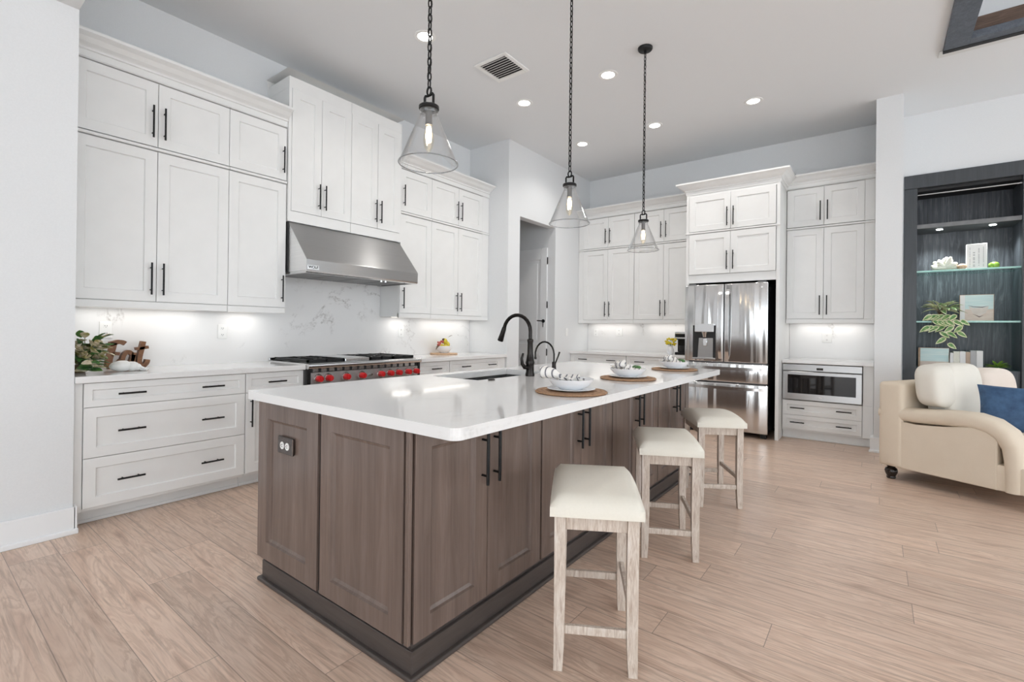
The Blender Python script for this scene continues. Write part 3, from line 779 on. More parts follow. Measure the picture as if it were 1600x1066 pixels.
# ------------------------------------------------------------------ island
I0, I1, IY0, IY1 = 1.9939, 3.3902, 1.1783, 4.3048
SX0, SX1, SY0, SY1 = 2.10, 2.50, 2.288, 3.08
def rrect(x0, x1, y0, y1, rs, n=7):
    out = []
    for (cx, cy, a0, r) in ((x0, y0, PI, rs[0]), (x1, y0, 1.5*PI, rs[1]), (x1, y1, 0, rs[2]), (x0, y1, .5*PI, rs[3])):
        if r == 0: out.append((cx, cy)); continue
        qx = cx+r if cx == x0 else cx-r; qy = cy+r if cy == y0 else cy-r
        for k in range(n): out.append((qx+r*math.cos(a0+k*PI/2/(n-1)), qy+r*math.sin(a0+k*PI/2/(n-1))))
    return out
R = .035
it = MB()
def slab(x0, x1, y0, y1, rs): it.prism(rrect(x0, x1, y0, y1, rs), ZS, ZC)
slab(I0, I1, IY0, SY0, (R*.5, R, 0, 0)); slab(I0, I1, SY1, IY1, (0, 0, R, R))
slab(I0, SX0, SY0, SY1, (0,)*4); slab(SX1, I1, SY0, SY1, (0,)*4)
bmesh.ops.remove_doubles(it.bm, verts=it.bm.verts, dist=1e-5)
dup = [f for f in it.bm.faces if abs(f.normal.y) > .99 and (abs(f.calc_center_median().y-SY0) < 1e-3 or abs(f.calc_center_median().y-SY1) < 1e-3) and not (SX0 < f.calc_center_median().x < SX1 and False)]
tag(it.build('countertop', M_counter, loc=((I0+I1)/2, (IY0+IY1)/2, ZS)), 'long white quartz island worktop with placemats and sink', 'countertop', 'white quartz worktops')

B0, B1, BY0, BY1 = 2.034, 3.139, 1.217, 4.285
isl = thing('kitchen_island', 'long taupe stained wooden island with black bar handles', 'island', ((B0+B1)/2, (BY0+BY1)/2, 0))
cc = MB()
cc.box(B0+.022, B1-.022, BY0+.022, SY0-.05, .1, ZS-.001); cc.box(B0+.022, B1-.022, SY1+.05, BY1-.022, .1, ZS-.001)
cc.box(SX1+.06, B1-.022, SY0-.05, SY1+.05, .1, ZS-.001); cc.box(B0+.022, SX0-.03, SY0-.05, SY1+.05, .1, ZS-.001); cc.box(SX0-.03, SX1+.06, SY0-.05, SY1+.05, .1, .3)
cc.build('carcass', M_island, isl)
def FIE(u, d, z): return (u, BY0+.022-d, z)      # near end
def FIR(u, d, z): return (B1-.022+d, u, z)       # stool side
def FIL(u, d, z): return (B0+.022-d, u, z)       # range side
def ip(F, u0, u1, z0, z1, st=.078, name='end_panel'):
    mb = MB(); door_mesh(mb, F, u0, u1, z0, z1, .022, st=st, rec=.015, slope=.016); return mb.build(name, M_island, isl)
p1 = ip(FIE, B0, 2.555, .116, ZS-.002, .085); p2 = ip(FIE, 2.579, 3.102, .116, ZS-.002, .075)
cp = MB(); cp.box(2.5555, 2.5785, BY0+.012, BY0+.0215, .116, ZS-.002); cp.build('gap_strip', M_dark, isl)
cp = MB(); cp.box(3.112, 3.128, BY0+.0, BY0+.0215, .116, ZS-.002, .003); cp.box(B1-.0215, B1-.004, BY0+.001, BY0+.016, .116, ZS-.002, .003)
cp.box(3.1025, 3.1115, BY0+.012, BY0+.0215, .116, ZS-.002)
cp.build('corner_post', M_island, isl)
units = [(1.240, 2.028), (2.037, 2.800), (2.809, 3.563), (3.572, 4.283)]
for u0, u1 in units:
    m_ = (u0+u1)/2
    for a, b_, s in ((u0, m_, 1), (m_, u1, -1)):
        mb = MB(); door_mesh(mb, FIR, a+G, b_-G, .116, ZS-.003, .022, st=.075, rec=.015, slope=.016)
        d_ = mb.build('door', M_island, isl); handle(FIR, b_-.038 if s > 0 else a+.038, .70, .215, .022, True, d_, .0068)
for u0, u1 in [(1.22, 2.24), (2.245, 3.13), (3.135, 4.283)]:
    m_ = (u0+u1)/2
    for a, b_, s in ((u0, m_, 1), (m_, u1, -1)):
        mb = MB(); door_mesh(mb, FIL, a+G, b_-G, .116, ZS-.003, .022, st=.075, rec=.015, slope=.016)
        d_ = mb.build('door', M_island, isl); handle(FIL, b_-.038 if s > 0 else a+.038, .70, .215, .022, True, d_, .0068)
pl = MB(); pl.box(B0+.028, B1+.004, BY0+.012, BY1-.01, .001, .098, .002)
pl.box(B0+.034, B1-.01, BY0+.02, BY1-.02, .098, .117)
pl = pl.build('plinth', M_islandbase, isl)
sh = MB(); sh.box(B0+.010, B1+.022, BY0-.006, BY1+.008, .001, .020, .007, None, 3); sh.build('shoe_moulding', M_islandbase, pl)
# island outlet (horizontal, chrome plate)
ol = MB(); FO = lambda u, d, z: (u, BY0+.011-d, z)
ol.box(2.222, 2.353, .0, .012, .645, .722, .003, FO); ol = ol.build('outlet', M_chromeRefl, isl)
for s in (-1, 1):
    x = 2.2875+s*.022
    rc = MB().lathe([(0, -.012), (.017, -.012), (.017, -.0145), (0, -.0145)], (x, BY0+.011, .683), 16, axis='y').build('receptacle', M_plastic, ol)
    q = MB()
    for e in (-.005, .005): q.box(x-.004, x+.005, BY0-.0045, BY0-.0034, .683+e-.0013, .683+e+.0013)
    q.box(x-.010, x-.006, BY0-.0045, BY0-.0034, .681, .685)
    q.build('slots', M_dark, rc)

# sink
sk = thing('sink', 'dark undermount sink set into the island worktop', 'sink', ((SX0+SX1)/2, (SY0+SY1)/2, ZS))
s = MB(); w = .012; zb = .66; x0, x1, y0, y1 = SX0-.012, SX1+.012, SY0-.012, SY1+.012
s.box(x0-w, x0, y0-w, y1+w, zb, ZS-.0015); s.box(x1, x1+w, y0-w, y1+w, zb, ZS-.0015); s.box(x0, x1, y0-w, y0, zb, ZS-.0015); s.box(x0, x1, y1, y1+w, zb, ZS-.0015); s.box(x0-w, x1+w, y0-w, y1+w, zb-w, zb)
s.build('basin', M_sink, sk)
MB().lathe([(0, zb+.0005), (.045, zb+.0005), (.045, zb+.006), (.03, zb+.003), (0, zb+.003)], ((SX0+SX1)/2, (SY0+SY1)/2, 0), 18).build('drain', M_steelT, sk, True)
# main faucet
fx_, fy_ = 2.575, 2.727
fc = thing('kitchen_faucet', 'tall dark bronze gooseneck faucet with side lever beside the sink', 'faucet', (fx_, fy_, ZC), 'island faucets')
MB().lathe([(0, ZC), (.031, ZC), (.031, ZC+.012), (.027, ZC+.03), (.027, ZC+.075), (.031, ZC+.09), (.027, ZC+.105), (.020, ZC+.15), (.018, ZC+.22), (.021, ZC+.235), (.021, ZC+.243), (.014, ZC+.25), (0, ZC+.25)], (fx_, fy_, 0), 20).build('column', M_bronze, fc, True)
pts = [(fx_, fy_, ZC+.245), (fx_, fy_, ZC+.30)]
for k in range(1, 13):
    a = PI*k/12*.93; pts.append((fx_-.108+.108*math.cos(a), fy_-.01*k/12, ZC+.300+.108*math.sin(a)))
MB().tube(pts, .0125, 12).build('gooseneck', M_bronze, fc, True)
e = Vector(pts[-1]); d = (Vector(pts[-1])-Vector(pts[-2])).normalized()
MB().tube([e, e+d*.012, e+d*.05, e+d*.095, e+d*.10], [.0145, .016, .0175, .021, .019], 14).build('spray_head', M_bronze, fc, True)
lv = MB(); lv.tube([(fx_, fy_-.02, ZC+.06), (fx_-.005, fy_-.055, ZC+.062), (fx_-.01, fy_-.075, ZC+.085), (fx_-.012, fy_-.078, ZC+.12), (fx_-.008, fy_-.068, ZC+.155)], [.016, .014, .011, .009, .007], 10)
lv.build('lever', M_bronze, fc, True)
bt = MB().lathe([(0, ZC), (.021, ZC), (.021, ZC+.006), (.014, ZC+.010), (0, ZC+.010)], (2.555, 2.351, 0), 18).build('sink_air_switch', M_bronze, None, True, loc=(2.555, 2.351, ZC))
tag(bt, 'small round bronze air switch button on the worktop near the sink corner', 'button')
# small filter faucet
gx, gy = 2.60, 2.985
f2 = thing('filter_faucet', 'small dark bronze filtered water faucet behind the nearest place setting', 'faucet', (gx, gy, ZC), 'island faucets')
MB().lathe([(0, ZC), (.02, ZC), (.018, ZC+.02), (.014, ZC+.06), (.014, ZC+.085), (0, ZC+.085)], (gx, gy, 0), 14).build('column', M_bronze, f2, True)
pts = [(gx, gy, ZC+.08), (gx, gy, ZC+.14)]
for k in range(1, 11):
    a = PI*k/10*.97; pts.append((gx-.07+.07*math.cos(a), gy-.03*k/10, ZC+.14+.085*math.sin(a)))
pts.append((pts[-1][0], pts[-1][1], ZC+.115))
MB().tube(pts, .0062, 8).build('spout', M_bronze, f2, True)
MB().tube([pts[-1], (pts[-1][0], pts[-1][1], ZC+.098)], [.0085, .0095], 8).build('nozzle', M_bronze, f2, True)
MB().tube([(gx+.004, gy+.012, ZC+.075), (gx+.02, gy+.02, ZC+.12), (gx+.03, gy+.025, ZC+.155)], [.006, .005, .007], 8).build('lever', M_bronze, f2, True)

# ------------------------------------------------------------------ place settings
def bowl_floor(r, z):      # height of the bowl's inner surface at radius r
    P_ = [(0, .010), (.050, .011), (.082, .022), (.104, .041), (.110, .050), (.2, .052)]
    for (r0_, a), (r1_, b2) in zip(P_, P_[1:]):
        if r <= r1_: return z+a+(b2-a)*(r-r0_)/(r1_-r0_)
    return z+.052
def napkin_mesh(cx, cy, z, kind, balls=()):
    mb = MB(); rnd = random.Random(kind*5+1)
    nu, nv = 34, 20; az = 2.2+kind*.35; ca, sa = math.cos(az), math.sin(az)
    t = bmesh.new(); rows = []
    ph = rnd.random()*6
    for i in range(nu):
        row = []
        for j in range(nv):
            u = i/(nu-1)*2-1; v = j/(nv-1)*2-1
            pin = 1-.55*math.exp(-((u-.25)/.22)**2)
            x = u*.105; y = v*.062*pin
            h = .030+.014*(1-u*u)+(.007+.008*(1-pin))*math.sin(v*8+ph+u*3)+.006*math.sin(u*11+ph)+.008*noise.noise((u*3, v*3, kind*3.))
            if kind == 0 and u < -.55: h += .03*(-.55-u)/.45
            if kind: h += .036*math.exp(-((u+.15)**2+(v-.1)**2)/.12)+.006*math.sin(u*17+ph)*math.sin(v*9)
            X = cx-.01+x*ca-y*sa; Y = cy+x*sa+y*ca
            for q, rr in balls:
                dv = Vector((X-q[0], Y-q[1])); L_ = dv.length
                if L_ < rr+.006: dv = dv.normalized()*(rr+.006); X, Y = q[0]+dv.x, q[1]+dv.y
            r = math.hypot(X-cx, Y-cy)
            row.append(t.verts.new((X, Y, max(z+h, bowl_floor(r, z)+.012))))
        rows.append(row)
    for A, B in zip(rows, rows[1:]):
        for j in range(nv-1): t.faces.new((A[j], A[j+1], B[j+1], B[j]))
    low = [[t.verts.new(v.co-Vector((0, 0, .0025))) for v in row] for row in rows]
    for A, B in zip(low, low[1:]):
        for j in range(nv-1): t.faces.new((A[j], B[j], B[j+1], A[j+1]))
    per = [(i, 0) for i in range(nu)]+[(nu-1, j) for j in range(1, nv)]+[(i, nv-1) for i in range(nu-2, -1, -1)]+[(0, j) for j in range(nv-2, 0, -1)]
    for k in range(len(per)):
        a, b2 = per[k], per[(k+1) % len(per)]
        t.faces.new((rows[a[0]][a[1]], rows[b2[0]][b2[1]], low[b2[0]][b2[1]], low[a[0]][a[1]]))
    mb.merge(t)
    return mb
names = ['nearest the sink faucet', 'in the middle of the three', 'nearest the refrigerator']
spots = [(3.212, 2.178), (3.142, 3.015), (3.118, 3.970)]
for i, (x, y) in enumerate(spots):
    mb = MB(); mb.lathe([(0, ZC+.0005), (.172, ZC+.0005), (.178, ZC+.006), (.172, ZC+.0115), (.15, ZC+.0105), (.12, ZC+.0115), (.09, ZC+.0105), (.06, ZC+.0115), (0, ZC+.0115)], (x, y, 0), 40)
    tag(mb.build('placemat', M_jute, None, True, loc=(x, y, ZC)), 'round woven jute placemat under the white dishes '+names[i], 'placemat', 'round jute placemats')
    z = ZC+.012
    mb = MB(); mb.lathe([(0, z), (.075, z), (.080, z+.002), (.118, z+.009), (.120, z+.0105), (.117, z+.012), (.078, z+.0055), (0, z+.005)], (x, y, 0), 36)
    tag(mb.build('plate', M_white, None, True, loc=(x, y, z)), 'flat white plate under the white bowl '+names[i], 'plate', 'white plates')
    z += .0055
    mb = MB(); mb.lathe([(0, z), (.055, z), (.060, z+.005), (.090, z+.020), (.109, z+.042), (.113, z+.051), (.110, z+.052), (.105, z+.042), (.082, z+.022), (.055, z+.011), (0, z+.010)], (x, y, 0), 36)
    tag(mb.build('bowl', M_white, None, True, loc=(x, y, z)), 'white bowl holding a striped napkin '+names[i], 'bowl', 'white bowls')
    bl = []
    if i:
        for k, (dx, dy) in enumerate(((.055, .028), (.022, .068))): bl.append(((x+dx, y+dy, z+.050), .026))
    nk = napkin_mesh(x, y, z, i, bl)
    if i == 0:      # the rolled end that leans over the rim
        nk.tube([(x-.025, y-.055, z+.062), (x-.055, y-.075, z+.078), (x-.085, y-.095, z+.085), (x-.11, y-.112, z+.082)], [.010, .024, .031, .026], 16)
    else:
        for k in range(3):
            a = 2.6+k*.8
            nk.tube([(x+.02*math.cos(a), y+.02*math.sin(a), z+.052), (x+.05*math.cos(a), y+.05*math.sin(a), z+.082), (x+.082*math.cos(a), y+.082*math.sin(a), z+.075)], [.008, .022, .016], 10)
    tag(nk.build('napkin', M_napkin, None, True, loc=(x, y, z+.01)), 'white napkin with dark stripes folded in the bowl '+names[i], 'napkin', 'striped napkins')
    for k, (c_, rr) in enumerate(bl):
        mb = MB(); mb.ball(c_, (rr*.86, rr*.86, rr*.8), 14, lump=.1, seed=i+k)
        tag(mb.build('moss_ball', M_leafG, None, True, loc=(c_[0], c_[1], c_[2]-.02)), ('green leafy ball on the island-edge side in the bowl ' if k == 0 else 'green leafy ball on the refrigerator side in the bowl ')+names[i], 'decoration', 'green balls in bowls')

# ------------------------------------------------------------------ stools
def make_stool():
    r = thing('counter_stool', '', 'stool', (0, 0, 0), 'counter stools along the island')
    sx, sy = .152, .225   # half of the leg footprint
    t = bmesh.new(); nu, nv = 14, 18; hx, hy = .165, .243
    mb = MB()
    def top(u, v):   # saddle: rises along the middle of the long axis, dips at the ends
        e = 1-max(abs(u)**6, abs(v)**8)
        return .594+.030*max(0, e)**.33+.016*(1-v*v)
    def grid(fz):
        return [[t.verts.new((hx*u, hy*v, fz(u, v))) for v in [j/(nv-1)*2-1 for j in range(nv)]] for u in [i/(nu-1)*2-1 for i in range(nu)]]
    A = grid(top); B = grid(lambda u, v: .560)
    for g in (A, B):
        for i in range(nu-1):
            for j in range(nv-1): t.faces.new((g[i][j], g[i+1][j], g[i+1][j+1], g[i][j+1]))
    per = [(i, 0) for i in range(nu)]+[(nu-1, j) for j in range(1, nv)]+[(i, nv-1) for i in range(nu-2, -1, -1)]+[(0, j) for j in range(nv-2, 0, -1)]
    for k in range(len(per)):
        a, b2 = per[k], per[(k+1) % len(per)]
        t.faces.new((A[a[0]][a[1]], A[b2[0]][b2[1]], B[b2[0]][b2[1]], B[a[0]][a[1]]))
    mb.merge(t); mb.build('seat', M_cream, r, True, 60)
    for a in (-1, 1):
        for b2 in (-1, 1):
            mb = MB(); t = bmesh.new(); rows = []
            for z, w, o in ((0.001, .016, .0), (.10, .0185, -.003), (.3, .020, -.004), (.558, .020, -.003)):
                cx, cy = a*(sx-.020+o), b2*(sy-.020+o)
                rows.append([t.verts.new((cx+p*w, cy+q*w, z)) for p, q in ((-1, -1), (1, -1), (1, 1), (-1, 1))])
            for P_, Q_ in zip(rows, rows[1:]):
                for k in range(4): t.faces.new((P_[k], P_[(k+1) % 4], Q_[(k+1) % 4], Q_[k]))
            t.faces.new(rows[0]); t.faces.new(rows[-1])
            mb.merge(t); mb.build('leg', M_stool, r)
    x_, y_ = sx-.023, sy-.023
    for s in (-1, 1):
        MB().box(-x_+.02, x_-.02, s*y_-.010, s*y_+.010, .505, .556, .002).build('apron', M_stool, r)
        MB().box(s*x_-.010, s*x_+.010, -y_+.02, y_-.02, .505, .556, .002).build('apron', M_stool, r)
        MB().box(-x_+.0185, x_-.0185, s*y_-.009, s*y_+.009, .130, .160, .002).build('stretcher', M_stool, r)
        MB().box(s*x_-.009, s*x_+.009, -y_+.0185, y_-.0185, .190, .220, .002).build('stretcher', M_stool, r)
    return r
st0 = make_stool()
for i, (x, y, a) in enumerate(((3.519, 1.842, 30), (3.445, 2.862, 27), (3.445, 3.832, 31))):
    s_ = st0 if i == 0 else copy_tree(st0)
    s_.location = (x, y, 0); s_.rotation_euler = (0, 0, math.radians(a))
    s_['label'] = ['whitewashed wooden stool with cream seat, the largest and closest to the camera', 'whitewashed wooden stool with cream seat, in the middle of the three', 'whitewashed wooden stool with cream seat, the one nearest the refrigerator'][i]

# ------------------------------------------------------------------ ceiling lights
def make_pendant(x, y, dz=0):
    r = thing('pendant_light', '', 'pendant light', (x, y, H), 'glass cone pendants over the island')
    MB().lathe([(0, H), (.062, H), (.062, H-.012), (.055, H-.022), (.012, H-.026), (.010, H-.045), (0, H-.045)], (x, y, 0), 24).build('canopy', M_black, r, True)
    ch = MB(); z = H-.045; k = 0; zt = 2.262+dz
    n = 40; pitch = (z-zt)/n
    for k in range(n):
        zc = z-pitch*(k+.5); pts = []
        hl, hw = pitch*.5+.0035, .0075
        for j in range(10):
            a = 2*PI*j/10; s = hw*math.cos(a); q = hl*math.copysign(abs(math.sin(a))**.7, math.sin(a))
            pts.append((x+s, y, zc+q) if k % 2 else (x+s*.5, y+s*.87, zc+q))
        ch.tube(pts, .0034, 6, True)
    ch.tube([(x+.004*math.sin(i*.9), y+.004*math.cos(i*.9), z-(z-zt)*i/40) for i in range(41)], .0016, 5)
    ch.build('chain', M_black, r, True)
    fr = MB()
    fr.tube([(x+.013*math.cos(a), y, 2.245+dz+.019*math.sin(a)) for a in [2*PI*k/12 for k in range(12)]], .0046, 6, True)
    fr.tube([(x-.028, y, 2.178+dz), (x-.028, y, 2.222+dz), (x-.022, y, 2.230+dz), (x-.01, y, 2.226+dz), (x+.01, y, 2.226+dz), (x+.022, y, 2.230+dz), (x+.028, y, 2.222+dz), (x+.028, y, 2.178+dz)], .006, 6)
    fr.build('yoke', M_black, r, True)
    MB().lathe([(0, 2.180+dz), (.040, 2.180+dz), (.045, 2.176+dz), (.045, 2.164+dz), (.040, 2.160+dz), (.018, 2.160+dz), (.018, 2.164+dz), (0, 2.164+dz)], (x, y, 0), 24).build('cap_ring', M_black, r, True)
    sh = [(.040, 2.160+dz), (.040, 2.150+dz), (.036, 2.146+dz), (.041, 2.135+dz), (.085, 2.03+dz), (.128, 1.926+dz), (.131, 1.920+dz)]
    prof = sh+[(q-.003, z) for q, z in reversed(sh)]
    MB().lathe(prof, (x, y, 0), 48, closed=True).build('shade', M_glass, r, True, 80)
    MB().lathe([(.1315+.0028*math.cos(2*PI*k/8), 1.920+dz+.0028*math.sin(2*PI*k/8)) for k in range(8)], (x, y, 0), 48, closed=True).build('shade_rim', M_rimglass, r, True, 80)
    MB().lathe([(0, 2.164+dz), (.015, 2.164+dz), (.015, 2.105+dz), (.0165, 2.100+dz), (.0165, 2.092+dz), (0, 2.092+dz)], (x, y, 0), 16).build('socket', M_steelside, r, True)
    bl = MB().lathe([(.010, 2.092+dz), (.012, 2.08+dz), (.023, 2.05+dz), (.024, 2.02+dz), (.018, 1.99+dz), (.008, 1.975+dz), (0, 1.974+dz)], (x, y, 0), 16).build('bulb', M_bulbglass, r, True)
    fi = MB()
    fi.tube([(x-.003, y, 2.085+dz), (x-.009, y, 2.05+dz), (x-.005, y, 2.015+dz), (x+.005, y, 2.015+dz), (x+.009, y, 2.05+dz), (x+.003, y, 2.085+dz)], .008, 6)
    fi.build('filament', M_bulb, bl, True)
    ld = bpy.data.lights.new('pendant_lamp', 'POINT'); ld.energy = PEND_W; ld.color = (1, .80, .58); ld.shadow_soft_size = .012
    lo = bpy.data.objects.new('pendant_lamp', ld); COL.objects.link(lo); lo.parent = r; lo.location = Vector((x, y, 2.035+dz))-r.location
    return r
pe = make_pendant(2.81, 1.585, .042)
pe['label'] = 'clear glass cone pendant on black chain, largest of the three, nearest the hood'
pm = make_pendant(2.81, 2.82)
pm['label'] = 'clear glass cone pendant on black chain in front of the pantry doorway'
c_ = copy_tree(pm); c_.location.y = 4.059
c_['label'] = 'clear glass cone pendant whose black ceiling canopy can be seen, before the back cabinets'
dlab = {(1.4, 2.823): 'round recessed ceiling light behind the chain of the largest pendant', (1.384, 4.255): 'round recessed ceiling light just beyond the air vent',
        (2.36, 4.267): 'round recessed ceiling light between the middle and farthest pendant chains', (1.338, 5.614): 'round recessed ceiling light over the pantry doorway',
        (2.305, 5.614): 'round recessed ceiling light just past the farthest pendant chain', (3.359, 5.638): 'round recessed ceiling light in front of the refrigerator'}
first = None
def make_down(x, y):
    r = thing('recessed_light', '', 'ceiling light', (x, y, H), 'recessed ceiling lights')
    MB().lathe([(.062, H-.004), (.088, H-.005), (.092, H-.0005), (.060, H-.0005)], (x, y, 0), 28, closed=True).build('trim_ring', M_plastic, r, True)
    MB().lathe([(0, H-.003), (.062, H-.003), (.062, H-.001), (0, H-.001)], (x, y, 0), 24).build('lens', M_lens, r)
    ld = bpy.data.lights.new('downlight_lamp', 'SPOT'); ld.energy = DOWN_W; ld.color = (1, .965, .92); ld.spot_size = math.radians(140); ld.spot_blend = .7; ld.shadow_soft_size = .06
    lo = bpy.data.objects.new('downlight_lamp', ld); COL.objects.link(lo); lo.parent = r; lo.location = (0, 0, -.012)
    return r
for (x, y), l in dlab.items():
    if first is None: first = make_down(x, y); c_ = first
    else: c_ = copy_tree(first); c_.location = (x, y, H)
    c_['label'] = l
vt = thing('air_vent', 'white slatted square air vent in the kitchen ceiling', 'vent', (1.63, 3.57, H))
vx, vy, hw = 1.625, 3.57, .165
f = MB()
for s in (-1, 1):
    f.box(vx+s*hw-.02, vx+s*hw+.02, vy-hw-.02, vy+hw+.02, H-.012, H-.0005, .003); f.box(vx-hw+.02, vx+hw-.02, vy+s*hw-.02, vy+s*hw+.02, H-.012, H-.0005, .003)
f.build('frame', M_plastic, vt)
MB().box(vx-hw+.02, vx+hw-.02, vy-hw+.02, vy+hw-.02, H-.002, H-.0007).build('duct', M_dark, vt)
f = MB()
for k in range(9):
    y = vy-.13+k*.0325
    f.prism([(y-.013, H-.016), (y+.013, H-.003), (y+.0145, H-.004), (y-.0115, H-.017)], vx-hw+.02, vx+hw-.02, lambda p, q, a: (a, p, q))
f.build('slats', M_plastic, vt)

# ------------------------------------------------------------------ hall door
dw = MB(); door_y = 6.044
Fd = lambda u, d, z: (u, door_y-d, z)
dm = MB(); dm.box(-.28, .538, .002, .006, .005, 2.44, .001, Fd)
for z0, z1 in ((.20, .86), (1.02, 2.26)):
    pass
# stiles, rails and raised panels of the hall door
for u0, u1, z0, z1 in ((-.28, -.16, .005, 2.44), (.418, .538, .005, 2.44), (-.16, .418, .005, .22), (-.16, .418, .84, 1.02), (-.16, .418, 2.27, 2.44)):
    dm.box(u0, u1, .006, .018, z0, z1, .003, Fd)
for z0, z1 in ((.27, .79), (1.07, 2.22)): dm.box(-.11, .368, .006, .014, z0, z1, .006, Fd)
dd = struct(dm.build('door_1', M_trim))
hd_ = MB(); hd_.lathe([(0, 0), (.026, 0), (.026, -.012), (0, -.012)], (.485, door_y-.018, 1.36), 14, axis='y')
hd_.tube([(.485, door_y-.03, 1.36), (.485, door_y-.06, 1.36), (.40, door_y-.062, 1.365)], .008, 8)
hd_.tube([(.485, door_y-.03, 1.36), (.485, door_y-.034, 1.27)], .006, 6)
hd_.build('door_handle', M_black, dd, True)
hg_ = MB()
for z in (.25, .90, 1.6, 2.25): hg_.box(.5385, .546, door_y-.022, door_y-.004, z-.05, z+.05)
hg_.build('hinge', M_black, dd)

# ------------------------------------------------------------------ counter decorations
def leaf(mb, p, d, L, W, droop=.35, twist=0, n=6, nrm=None):
    d = Vector(d).normalized(); upv = Vector((0, 0, 1)) if nrm is None else Vector(nrm)
    sd = d.cross(upv)
    if sd.length < .1: sd = d.cross(Vector((1, 0, 0)))
    sd.normalize(); nv_ = sd.cross(d).normalized()
    sd = (sd*math.cos(twist)+nv_*math.sin(twist)); nv_ = sd.cross(d).normalized()
    t = bmesh.new(); rows = []
    for i in range(n+1):
        f = i/n; w = W*math.sin(PI*min(1, f**.8*1.0))**.8*.5 if 0 < f < 1 else .0006
        c = Vector(p)+d*L*f - Vector((0, 0, 1))*droop*L*f*f
        rows.append([t.verts.new(c-sd*w+nv_*w*.35), t.verts.new(c), t.verts.new(c+sd*w+nv_*w*.35)])
    for A, B in zip(rows, rows[1:]):
        for k in range(2): t.faces.new((A[k], A[k+1], B[k+1], B[k]))
    bmesh.ops.recalc_face_normals(t, faces=t.faces)
    bmesh.ops.solidify(t, geom=t.faces[:], thickness=.0008)
    mb.merge(t)
rp = random.Random(3)
pc_ = Vector((.42, .905, ZC))
pt = thing('leafy_plant', 'trailing plant with green and cream leaves against the near wall on the worktop', 'plant', pc_)
MB().lathe([(0, ZC+.0005), (.035, ZC+.0005), (.042, ZC+.05), (.038, ZC+.05), (.035, ZC+.04), (0, ZC+.04)], (.33, .87, 0), 18).build('pot', M_stem, pt, True)
gm, cm, sm = MB(), MB(), MB()
for k in range(120):
    az = rp.uniform(-1.2, 1.9); el = rp.uniform(-.3, .9)
    base = Vector((.33+rp.uniform(-.02, .06), .87+rp.uniform(-.01, .03), ZC+rp.uniform(.05, .12)))
    rad = rp.uniform(.02, .13)
    d = Vector((math.cos(az)*math.cos(el), max(-.15, math.sin(az)*math.cos(el)*.9+.15), math.sin(el)))
    st_ = base+d*rad+Vector((0, 0, rp.uniform(-.03, .08)))
    st_.x = min(max(st_.x, .14), .53); st_.y = max(st_.y, .825); st_.z = min(max(st_.z, ZC+.03), ZC+.225)
    L = rp.uniform(.055, .085); dn = d.normalized(); dn.z = max(dn.z, -.25)
    if st_.z+dn.z*L-.2*L < ZC+.012: dn.z = .25
    if st_.y+dn.y*L < .815: dn.y = .3
    if st_.y+dn.y*L > 1.045: st_.y = 1.045-dn.y*L
    if st_.z < ZC+.12 and st_.y+dn.y*L > .985: st_.y = .985-dn.y*L
    if k % 3 == 0: sm.tube([(.33, .87, ZC+.04), base, st_], .002, 5)
    leaf(cm if (rp.random() < .7 and st_.z > ZC+.07) else gm, st_, dn, L, L*.62, .2, rp.uniform(-.5, .9))
for k in range(12):
    y = .82+.009*k; leaf(gm if k % 3 else cm, (.50+.012*(k % 4), y, ZC+.028+.016*(k % 4)), (rp.uniform(.2, .7), rp.uniform(.1, .8), .02), .07, .042, .12, rp.uniform(-.9, .3))
gm.build('green_leaves', M_leafG, pt, True); cm.build('cream_leaves', M_leafC, pt, True); sm.build('stems', M_stem, pt, True)
# Eat sign
es = MB()
def stroke(mb, pts, ws, x0, x1):
    n = len(pts); L, Rr = [], []
    for i in range(n):
        a = Vector(pts[max(0, i-1)]); b2 = Vector(pts[min(n-1, i+1)]); d = (b2-a).normalized(); nn = Vector((-d.y, d.x)); w = (ws[i] if isinstance(ws, list) else ws)*1.25
        L.append(Vector(pts[i])+nn*w/2); Rr.append(Vector(pts[i])-nn*w/2)
    t = bmesh.new()
    lo = [[t.verts.new((x0, p.x, p.y)) for p in q] for q in (L, Rr)]; hi = [[t.verts.new((x1, p.x, p.y)) for p in q] for q in (L, Rr)]
    for i in range(n-1):
        t.faces.new((lo[0][i], lo[0][i+1], lo[1][i+1], lo[1][i])); t.faces.new((hi[0][i], hi[0][i+1], hi[1][i+1], hi[1][i]))
        for s in (0, 1): t.faces.new((lo[s][i], lo[s][i+1], hi[s][i+1], hi[s][i]))
    for i in (0, n-1): t.faces.new((lo[0][i], lo[1][i], hi[1][i], hi[0][i]))
    mb.merge(t)
EZ = ZC; XA, XB = .085, .135
E0 = 1.062
def curve(pts, n=6):
    out = []
    for i in range(len(pts)-1):
        p0 = Vector(pts[max(0, i-1)]); p1_ = Vector(pts[i]); p2_ = Vector(pts[i+1]); p3 = Vector(pts[min(len(pts)-1, i+2)])
        for k in range(n):
            s = k/n; out.append(tuple(.5*((2*p1_)+(-p0+p2_)*s+(2*p0-5*p1_+4*p2_-p3)*s*s+(-p0+3*p1_-3*p2_+p3)*s**3)))
    out.append(pts[-1]); return out
def P2(l): return [(E0+a, EZ+b2) for a, b2 in l]
stroke(es, P2(curve([(.012, .176), (.035, .182), (.06, .190), (.085, .186), (.098, .178)])), .024, XA, XB)      # E top bar
stroke(es, P2([(.034, .184), (.026, .14), (.010, .07), (.004, .015)]), .028, XA, XB)                              # E spine
stroke(es, P2(curve([(.020, .100), (.045, .108), (.066, .104)])), .018, XA, XB)
stroke(es, P2(curve([(.004, .014), (.03, .012), (.055, .03), (.078, .06)])), .022, XA, XB)                        # E foot
